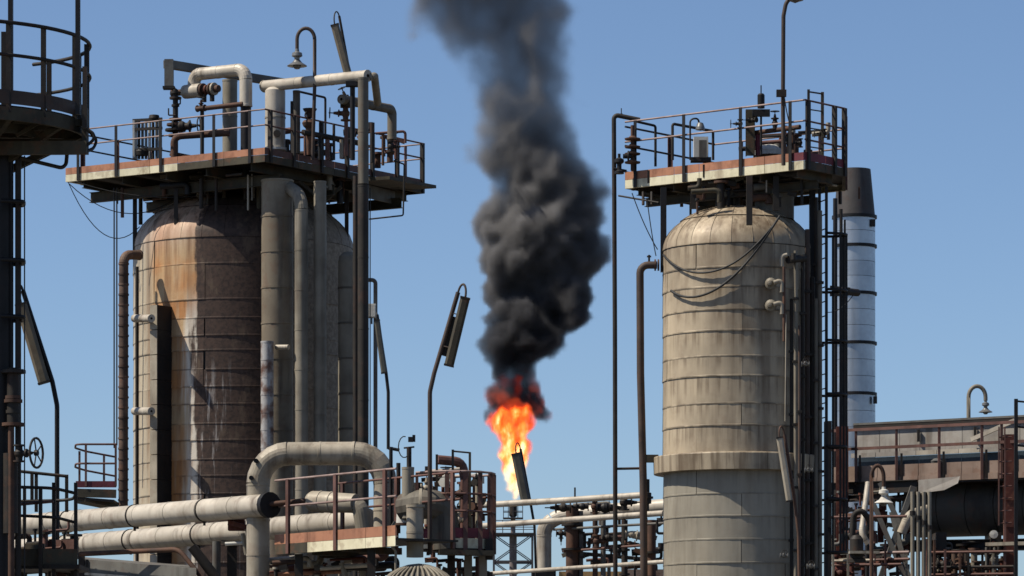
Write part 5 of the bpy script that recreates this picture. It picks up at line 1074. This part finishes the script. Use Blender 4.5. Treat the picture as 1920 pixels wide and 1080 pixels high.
part('motor_body', MB().lathe(W(1606, 1055, 94.4), Z, [(0, 0), (.22, 0), (.22, .08), (.16, .1), (.16, .55), (.1, .64), (0, .66)], 16), 'steel_dark', t)
part('base_flange', MB().box(W(1620, 1036, 94.2), .7, .4, .06), 'jacket', t)
pipe('cream elbow pipe tucked behind the four upright pipes', [W(1690, 1000, 96), W(1705, 965, 96), W(1740, 955, 96.3)], mpx(9, 96.3), 'jacket', .6, bend=.3)
t = thing('lower_walkway', 'rusty railed lower walkway at the foot of the right corner', 'platform', W(1740, 1090, 95))
for (x0, x1, y, m_) in ((1555, 1700, 968, 'rail_red'), (1560, 1690, 1058, 'rail_red'), (1640, 1705, 1035, 'rail_pink'), (1640, 1705, 1048, 'rail_red'), (1745, 1900, 1034, 'rail_red'), (1745, 1900, 1062, 'steel_dark'), (1745, 1900, 1076, 'rail_red'), (1560, 1640, 1050, 'jacket')):
    part('top_rail', MB().cyl(W(x0, y + 2, 95.6), W(x1, y, 95), .035, n=7), m_, t)
for x in (1562, 1590, 1640, 1660, 1682, 1700, 1752, 1772, 1800, 1816, 1842, 1862, 1884): part('rail_post', MB().bar(W(x, 1110, 95.3), W(x, random.choice([1030, 1036, 1012, 975]), 95.3), random.choice([.06, .09, .12]), .05), random.choice(['rail_red', 'rust', 'steel_dark', 'jacket_grey']), t)
part('deck_plate', MB().bar(W(1556, 1112, 95.8), W(1920, 1106, 94.6), 1.6, .08), 'steel_dark', t)
for i, (x, y) in enumerate(((1770, 1058), (1798, 1062), (1832, 1066), (1865, 1050), (1596, 1005), (1668, 1052), (1576, 1075))):
    valve('%s valve low in the right corner %s' % (['dark', 'brown', 'rusty', 'grey', 'dark', 'small brown', 'rust-red'][i], ['just right of the four upright pipes', 'second from the four upright pipes', 'below the middle of the dark drum', 'below the drum nozzle', 'left of the looped hose', 'below the white bell lamp', 'at the foot of the near rust-red column'][i]), W(x, y, 95.6), random.choice([X, Z]), .2, random.choice([X, -X, Z]), ['steel_dark', 'rust', 'rust', 'grey_paint', 'steel_dark', 'rust', 'rust_red'][i], i % 2 == 1, .16)
for i, (x, y0, w, m_) in enumerate(((1597, 1040, 9, 'rust_red'), (1738, 1010, 5, 'rail_red'), (1812, 1030, 9, 'steel_dark'), (1790, 1035, 12, 'jacket_brown'), (1850, 1026, 6, 'grey_paint'), (1626, 985, 8, 'steel_black'))):
    line(['red-brown short upright at the picture foot left of the bell lamp', 'slim brown upright just right of the four pipes', 'dark upright below the drum', 'fat brown upright below the drum', 'grey upright under the drum nozzle', 'black upright under the looped hose'][i], [W(x, 1150, 96), W(x, y0, 96)], mpx(w / 2, 96), m_)

# dense small pipework: each manifold is one assembly of flanged stubs, headers and brackets
def manifold(label, x0, x1, y0, y1, Yd, n, seed, mats, upright=.55):
    rn = random.Random(seed); t = thing('pipe_manifold', label, 'pipework', W((x0 + x1) / 2, y1, Yd))
    for i in range(n):
        m_ = rn.choice(mats); r_ = rn.choice([.025, .035, .05, .08]); dY = rn.uniform(-.5, .8); x = rn.uniform(x0, x1); y = rn.uniform(y0, y1)
        if rn.random() < upright:
            h = rn.uniform(18, 60); part('stub', MB().cyl(W(x, min(y + h, y1 + 30), Yd + dY), W(x, y, Yd + dY), r_, n=8), m_, t)
            part('flange', MB().cyl(W(x, y + 4, Yd + dY), W(x, y, Yd + dY), r_ * 1.9, n=10), rn.choice(mats), t)
        elif rn.random() < .6:
            l = rn.uniform(25, 70); part('header', MB().tube([W(max(x0, x - l / 2), y + l * .04, Yd + dY), W(min(x1, x + l / 2), y - l * .03, Yd + dY), W(min(x1, x + l / 2), y + rn.choice([-1, 1]) * rn.uniform(8, 22), Yd + dY)], r_, 8, r_ * 2), m_, t)
        else:
            part('bracket', MB().bar(W(x - 8, y, Yd + dY), W(x + 8, y + rn.uniform(-8, 8), Yd + dY), .08, .1), m_, t)
    return t
DK = ['steel_dark', 'steel_dark', 'rust', 'rail_red', 'steel_black', 'jacket_grey', 'rust_red', 'grey_paint']
manifold('tangle of dark and rusty pipework under the near end of the walkway', 1560, 1702, 915, 1075, 97.3, 60, 5, DK + ['rust_red'] * 3)
manifold('tangle of rusty pipework at the foot below the horizontal drum', 1748, 1885, 1015, 1078, 96.5, 60, 8, DK + ['rust_red'] * 3)
manifold('dark pipework crowding beneath the red-railed catwalk', 505, 742, 1046, 1082, 82.6, 38, 3, DK + ['jacket', 'jacket_cream'], .35)
manifold('clutter of small pipes under the round landing', 800, 920, 1040, 1082, 82.2, 20, 4, DK, .5)
manifold('small dark fittings crowding inside the landing rails', 785, 905, 885, 1015, 82.4, 44, 12, DK + ['jacket', 'white_box'], .5)
manifold('clutter of small fittings along the pipe rack', 1060, 1240, 945, 1060, 93.2, 52, 6, DK, .45)
manifold('dark fittings crowding the lower corner landing', 15, 140, 985, 1078, 73.2, 40, 9, ['steel_dark', 'steel_black', 'rail_red', 'beam_olive'], .5)
manifold('tangle of hangers and stubs between the wide deck and the dome', 300, 655, 320, 352, 100.2, 46, 15, ['steel_dark', 'beam_olive', 'rust', 'steel_black', 'jacket', 'jacket_grey'], .3)
manifold('tangle of hangers and stubs under the smaller deck', 1290, 1500, 335, 372, 82.4, 34, 16, ['steel_dark', 'beam_olive', 'rust', 'steel_black', 'grey_paint'], .3)
manifold('small pipework crowding the far half of the wide deck', 530, 760, 238, 290, 101.5, 34, 10, ['steel_dark', 'rust', 'steel_black', 'rail_red'], .7)
manifold('small fittings crowding behind the rails of the smaller deck', 1385, 1575, 232, 290, 83, 22, 13, ['steel_dark', 'rust', 'steel_black', 'rail_red', 'jacket'], .6)
t = thing('floor_joists', 'dark steel floor beams hanging under the covered walkway', 'beam', W(1650, 925, 98))
for (x0, x1, y, h) in ((1556, 1720, 915, .3), (1556, 1650, 935, .16), (1800, 1990, 908, .22), (1556, 1660, 1042, .22)):
    part('beam', MB().ibeam(W(x0, y + 2, 98.4), W(x1, y - 4, 97.0), h, .18, .02), 'steel_dark', t)

# ================================================================== flare tower far behind
FY = 330.0
t = thing('flare_tower', 'far lattice flare tower seen below the flame', 'tower', Vector((W(962, 0, FY).x, FY, 0)))
f0 = Vector((W(962, 0, FY).x, FY, 0)); hw = mpx(36, FY); ztop = W(0, 1003, FY).z; zmast = W(0, 942, FY).z
part('riser', MB().cyl(f0, f0 + Z * zmast, mpx(4.5, FY), n=12).cyl(f0, f0 + Z * ztop, mpx(7, FY), n=12), 'tower_mast', t)
part('flare_tip', MB().lathe(f0 + Z * (zmast - 1.2), Z, [(.22, 0), (.34, .1), (.34, 1.0), (.42, 1.05), (.42, 1.3), (.3, 1.3)], 14), 'steel_dark', t)
for sx in (-1, 1):
    for sy_ in (-1, 1): part('leg', MB().bar(f0 + Vector((sx * hw, sy_ * hw, 0)), f0 + Vector((sx * hw, sy_ * hw, ztop)), .16, .16), 'tower_steel', t)
zk = [ztop - k * 2.25 for k in range(7)]
for k in range(6):
    for (ax, bx) in (((-1, -1), (1, -1)), ((-1, 1), (1, 1)), ((-1, -1), (-1, 1)), ((1, -1), (1, 1))):
        A_ = f0 + Vector((ax[0] * hw, ax[1] * hw, 0)); B_ = f0 + Vector((bx[0] * hw, bx[1] * hw, 0))
        part('girt', MB().bar(A_ + Z * zk[k], B_ + Z * zk[k], .14, .14), 'tower_steel', t)
        part('cross_brace', MB().bar(A_ + Z * zk[k], B_ + Z * zk[k + 1], .08, .08).bar(B_ + Z * zk[k], A_ + Z * zk[k + 1], .08, .08), 'tower_steel', t)
part('gallery_floor', MB().box(f0 + Z * (ztop + .05), hw * 2.2, hw * 2.2, .08), 'tower_steel', t)
for zz_, hw2 in ((ztop, hw * 1.08), (W(0, 972, FY).z, hw * .5)):
    for h in (.55, 1.1):
        for (ax, bx) in (((-1, -1), (1, -1)), ((-1, 1), (1, 1)), ((-1, -1), (-1, 1)), ((1, -1), (1, 1))):
            part('gallery_rail', MB().bar(f0 + Vector((ax[0] * hw2, ax[1] * hw2, zz_ + h)), f0 + Vector((bx[0] * hw2, bx[1] * hw2, zz_ + h)), .06, .06), 'tower_steel', t)
    for k in range(5):
        for s_ in (-1, 1): part('gallery_post', MB().bar(f0 + Vector((-hw2 + hw2 * k / 2, s_ * hw2, zz_)), f0 + Vector((-hw2 + hw2 * k / 2, s_ * hw2, zz_ + 1.1)), .06, .06), 'tower_steel', t)
part('gallery_floor', MB().box(f0 + Z * W(0, 972, FY).z, hw * 1.05, hw * 1.05, .07), 'tower_steel', t)

# ================================================================== flame and smoke of the flare
def blob_mesh(name, puffs, Yd, voxel, disp, nscale, seed):
    """union of puffs, roughened, as one closed mesh; puffs: (px, py, r_px, depth offset in px)"""
    bm = bmesh.new()
    for (x, y, r_, dz) in puffs:
        c = W(x, y, Yd + mpx(dz, Yd)); rr_ = mpx(r_, Yd)
        res = bmesh.ops.create_icosphere(bm, subdivisions=2, radius=rr_)
        for v in res['verts']:
            p = v.co.normalized(); k = 1 + .18 * mnoise.noise(p * 1.7 + Vector((x * .13, y * .11, seed)))
            v.co = v.co * k + c
    me = bpy.data.meshes.new(name); bm.to_mesh(me); bm.free()
    o = bpy.data.objects.new(name, me); link(o)
    rm = o.modifiers.new('remesh', 'REMESH'); rm.mode = 'VOXEL'; rm.voxel_size = voxel
    dg = bpy.context.evaluated_depsgraph_get(); ev = o.evaluated_get(dg); me2 = bpy.data.meshes.new_from_object(ev)
    o.modifiers.clear(); o.data = me2; bpy.data.meshes.remove(me)
    nm = [v.normal.copy() for v in me2.vertices]
    for v, n_ in zip(me2.vertices, nm):
        q = v.co * nscale + Vector((seed, 0, 0)); k = 0; am = 1.0; fr = 1.0
        for _ in range(4): k += am * (abs(mnoise.noise(q * fr)) * 2.2 - .55); am *= .55; fr *= 2.05
        v.co = v.co + n_ * (disp * k)
    return o
def to_volume(o, mat, voxel, band):
    ng = bpy.data.node_groups.new(o.name + '_fill', 'GeometryNodeTree')
    ng.interface.new_socket('Geometry', in_out='INPUT', socket_type='NodeSocketGeometry')
    ng.interface.new_socket('Geometry', in_out='OUTPUT', socket_type='NodeSocketGeometry')
    gi = ng.nodes.new('NodeGroupInput'); go = ng.nodes.new('NodeGroupOutput'); mv = ng.nodes.new('GeometryNodeMeshToVolume')
    mv.resolution_mode = 'VOXEL_SIZE'; mv.inputs['Voxel Size'].default_value = voxel
    mv.inputs['Density'].default_value = 1.0; mv.inputs['Interior Band Width'].default_value = band
    sm = ng.nodes.new('GeometryNodeSetMaterial'); sm.inputs['Material'].default_value = mat
    ng.links.new(gi.outputs[0], mv.inputs['Mesh']); ng.links.new(mv.outputs[0], sm.inputs[0]); ng.links.new(sm.outputs[0], go.inputs[0])
    md = o.modifiers.new('fill', 'NODES'); md.node_group = ng
    o.data.materials.clear(); o.data.materials.append(mat)

random.seed(21)
puffs = [(966, 742, 26, 0), (962, 716, 32, 0), (975, 725, 28, 8), (944, 690, 30, 0),
         (937, 655, 40, -12), (975, 650, 52, 10), (1020, 640, 44, -15), (1048, 648, 26, 0), (915, 640, 22, 0), (985, 690, 25, 5),
         (998, 760, 34, -6), (1014, 768, 22, 0), (926, 764, 28, -14), (942, 742, 32, 5), (915, 770, 17, -8), (965, 745, 30, 6),
         (935, 592, 34, 0), (980, 600, 58, -10), (1030, 585, 52, 20), (1075, 590, 36, -5), (1098, 598, 20, 0), (1000, 555, 60, 10), (950, 545, 48, 15), (1065, 545, 55, -10),
         (925, 480, 36, 0), (965, 490, 56, -15), (1020, 490, 66, 15), (1070, 495, 56, 0), (1105, 460, 36, -8), (1115, 440, 24, 5), (1090, 420, 50, 15), (1030, 430, 76, -10), (970, 430, 62, 10), (920, 425, 36, -5),
         (1000, 370, 62, 0), (1050, 380, 56, -10), (1085, 370, 42, 10), (950, 375, 40, 10), (1100, 330, 34, 0),
         (975, 310, 56, 10), (1025, 310, 58, -10), (930, 300, 38, 0), (895, 285, 32, 8), (1070, 300, 34, 5),
         (960, 250, 66, 0), (1015, 245, 56, 12), (915, 240, 40, -8), (1045, 255, 34, -5),
         (940, 195, 58, 0), (995, 190, 62, -10), (1035, 185, 38, 8), (960, 145, 56, 10), (1010, 140, 58, -5), (1055, 130, 30, 5), (900, 150, 34, 0),
         (985, 85, 62, 0), (1035, 90, 40, 10), (930, 85, 50, -10), (885, 70, 46, 5), (860, 95, 30, 0), (1050, 50, 32, 0),
         (950, 30, 62, 5), (1010, 25, 58, -8), (890, 25, 54, 0), (845, 25, 48, 10), (810, 5, 40, 0), (1045, 5, 40, 4), (870, 125, 24, 0),
         (980, -40, 70, 0), (900, -45, 72, 6), (830, -50, 66, -6), (1030, -50, 46, 0), (770, -70, 50, 0), (930, -110, 80, 0), (840, -120, 80, 0)]
puffs = [(x - max(0, 60 - y) * .08, y, r_ * (1 + .36 * max(0, min(1, (360 - y) / 300))), dz) for (x, y, r_, dz) in puffs]
puffs += [(1120, 350, 24, 0), (1095, 300, 24, 0), (1085, 200, 22, 6), (790, 60, 34, 0)]
so = blob_mesh('smoke_plume', puffs, FY, .36, .95, .30, 3.1)
s = NT('smoke'); p = s.pos(); sep = s.n("SeparateXYZ"); s.put(sep.inputs[0], p); z = sep.outputs[2]
at_ = s.n("Attribute", attribute_name='density')
dn = at_.outputs["Fac"]
n1 = s.noise(p, .30, 6, .62); n2 = s.noise(p, 1.1, 6, .68)
zt = lambda y: W(0, y, FY).z
up = s.step(z, zt(520), zt(130))
thr = s.math('MULTIPLY_ADD', up, .22, -.08)
nn = s.math('ADD', s.math('MULTIPLY', n1, .7), s.math('MULTIPLY', n2, .3))
shp = s.step(s.math('ADD', nn, s.math('MULTIPLY', dn, .34)), s.math('ADD', thr, .30), s.math('ADD', thr, s.math('MULTIPLY_ADD', up, .14, .50)))
strength = s.math('MULTIPLY_ADD', up, -1.9, 2.5)
dens = s.math('MULTIPLY', s.math('MULTIPLY', shp, s.step(dn, 0.0, s.math('MULTIPLY_ADD', up, .7, .25))), strength)
pv = s.n("VolumePrincipled"); pv.inputs["Density"].default_value = 0
s.put(pv.inputs["Density"], dens)
s.put(pv.inputs["Color"], s.mix(s.step(z, zt(660), zt(420)), (0.12, 0.122, 0.135), (0.32, 0.315, 0.32)))
pv.inputs["Anisotropy"].default_value = 0.2
pv.inputs["Density Attribute"].default_value = ""
# the lowest puffs still burn inside
glow = s.math('MULTIPLY', s.step(z, zt(690), zt(752)), s.step(s.noise(p, .6, 4), .46, .60))
s.put(pv.inputs["Emission Strength"], s.math('MULTIPLY', s.math('MULTIPLY', glow, dn), 1.3)); s.put(pv.inputs["Emission Color"], (1.0, .13, .05))
s.t.links.new(pv.outputs[0], s.out.inputs["Volume"])
to_volume(so, s.m, .33, 1.3)
so['label'] = 'black smoke plume rolling up from the flare flame'; so['category'] = 'smoke'; so['kind'] = 'stuff'

fpuffs = [(966, 932, 10, 0), (964, 914, 15, 0), (961, 896, 19, 2), (962, 878, 25, 0), (964, 860, 29, 0), (971, 846, 29, 3), (962, 828, 31, 0), (978, 832, 22, -2), (948, 852, 18, 0),
          (960, 808, 34, 0), (943, 792, 30, 4), (980, 790, 28, -3), (930, 800, 18, 0), (962, 775, 34, 0), (992, 785, 17, 0), (966, 752, 17, 14), (971, 730, 15, 16), (974, 710, 12, 16), (946, 772, 22, 0), (920, 796, 12, 0)]
fo = blob_mesh('flare_flame', fpuffs, FY - .9, .15, .26, .9, 9.3)
s = NT('flame'); p = s.pos(); sep = s.n("SeparateXYZ"); s.put(sep.inputs[0], p); z = sep.outputs[2]
at_ = s.n("Attribute", attribute_name='density'); dn = at_.outputs["Fac"]
n1 = s.noise(s.scaled(p, (1, 1, .55)), 1.5, 6, .62)
heat = s.math('ADD', s.math('MULTIPLY', dn, .22), s.math('MULTIPLY_ADD', n1, 2.3, -.56))
heat = s.math('ADD', heat, s.math('MULTIPLY_ADD', s.step(z, zt(800), zt(930)), .55, -.12))
heat = s.math('ADD', heat, s.math('MULTIPLY', s.step(z, zt(778), zt(745)), -.75))
rp = s.n("ValToRGB"); s.put(rp.inputs[0], heat); e = rp.color_ramp.elements
e[0].position = .30; e[0].color = (.22, .018, .01, 1); e[1].position = 1.0; e[1].color = (1, .80, .42, 1)
for pos_, c_ in ((.48, (1, .085, .01, 1)), (.66, (1, .17, .02, 1)), (.84, (1, .40, .07, 1))):
    q = rp.color_ramp.elements.new(pos_); q.color = c_
pv = s.n("VolumePrincipled"); s.put(pv.inputs["Density"], s.math('MULTIPLY', s.step(dn, 0, .6), 3.0)); pv.inputs["Density Attribute"].default_value = ""
pv.inputs["Color"].default_value = (.25, .06, .02, 1)
s.put(pv.inputs["Emission Color"], rp.outputs[0])
s.put(pv.inputs["Emission Strength"], s.math('MULTIPLY', s.step(dn, 0, .6), s.math('MULTIPLY_ADD', heat, 2.2, 2.1, clamp=False)))
s.t.links.new(pv.outputs[0], s.out.inputs["Volume"])
to_volume(fo, s.m, .14, .7)
tag(fo, 'tall orange gas flame burning at the flare tip', 'flame'); fo['kind'] = 'stuff'
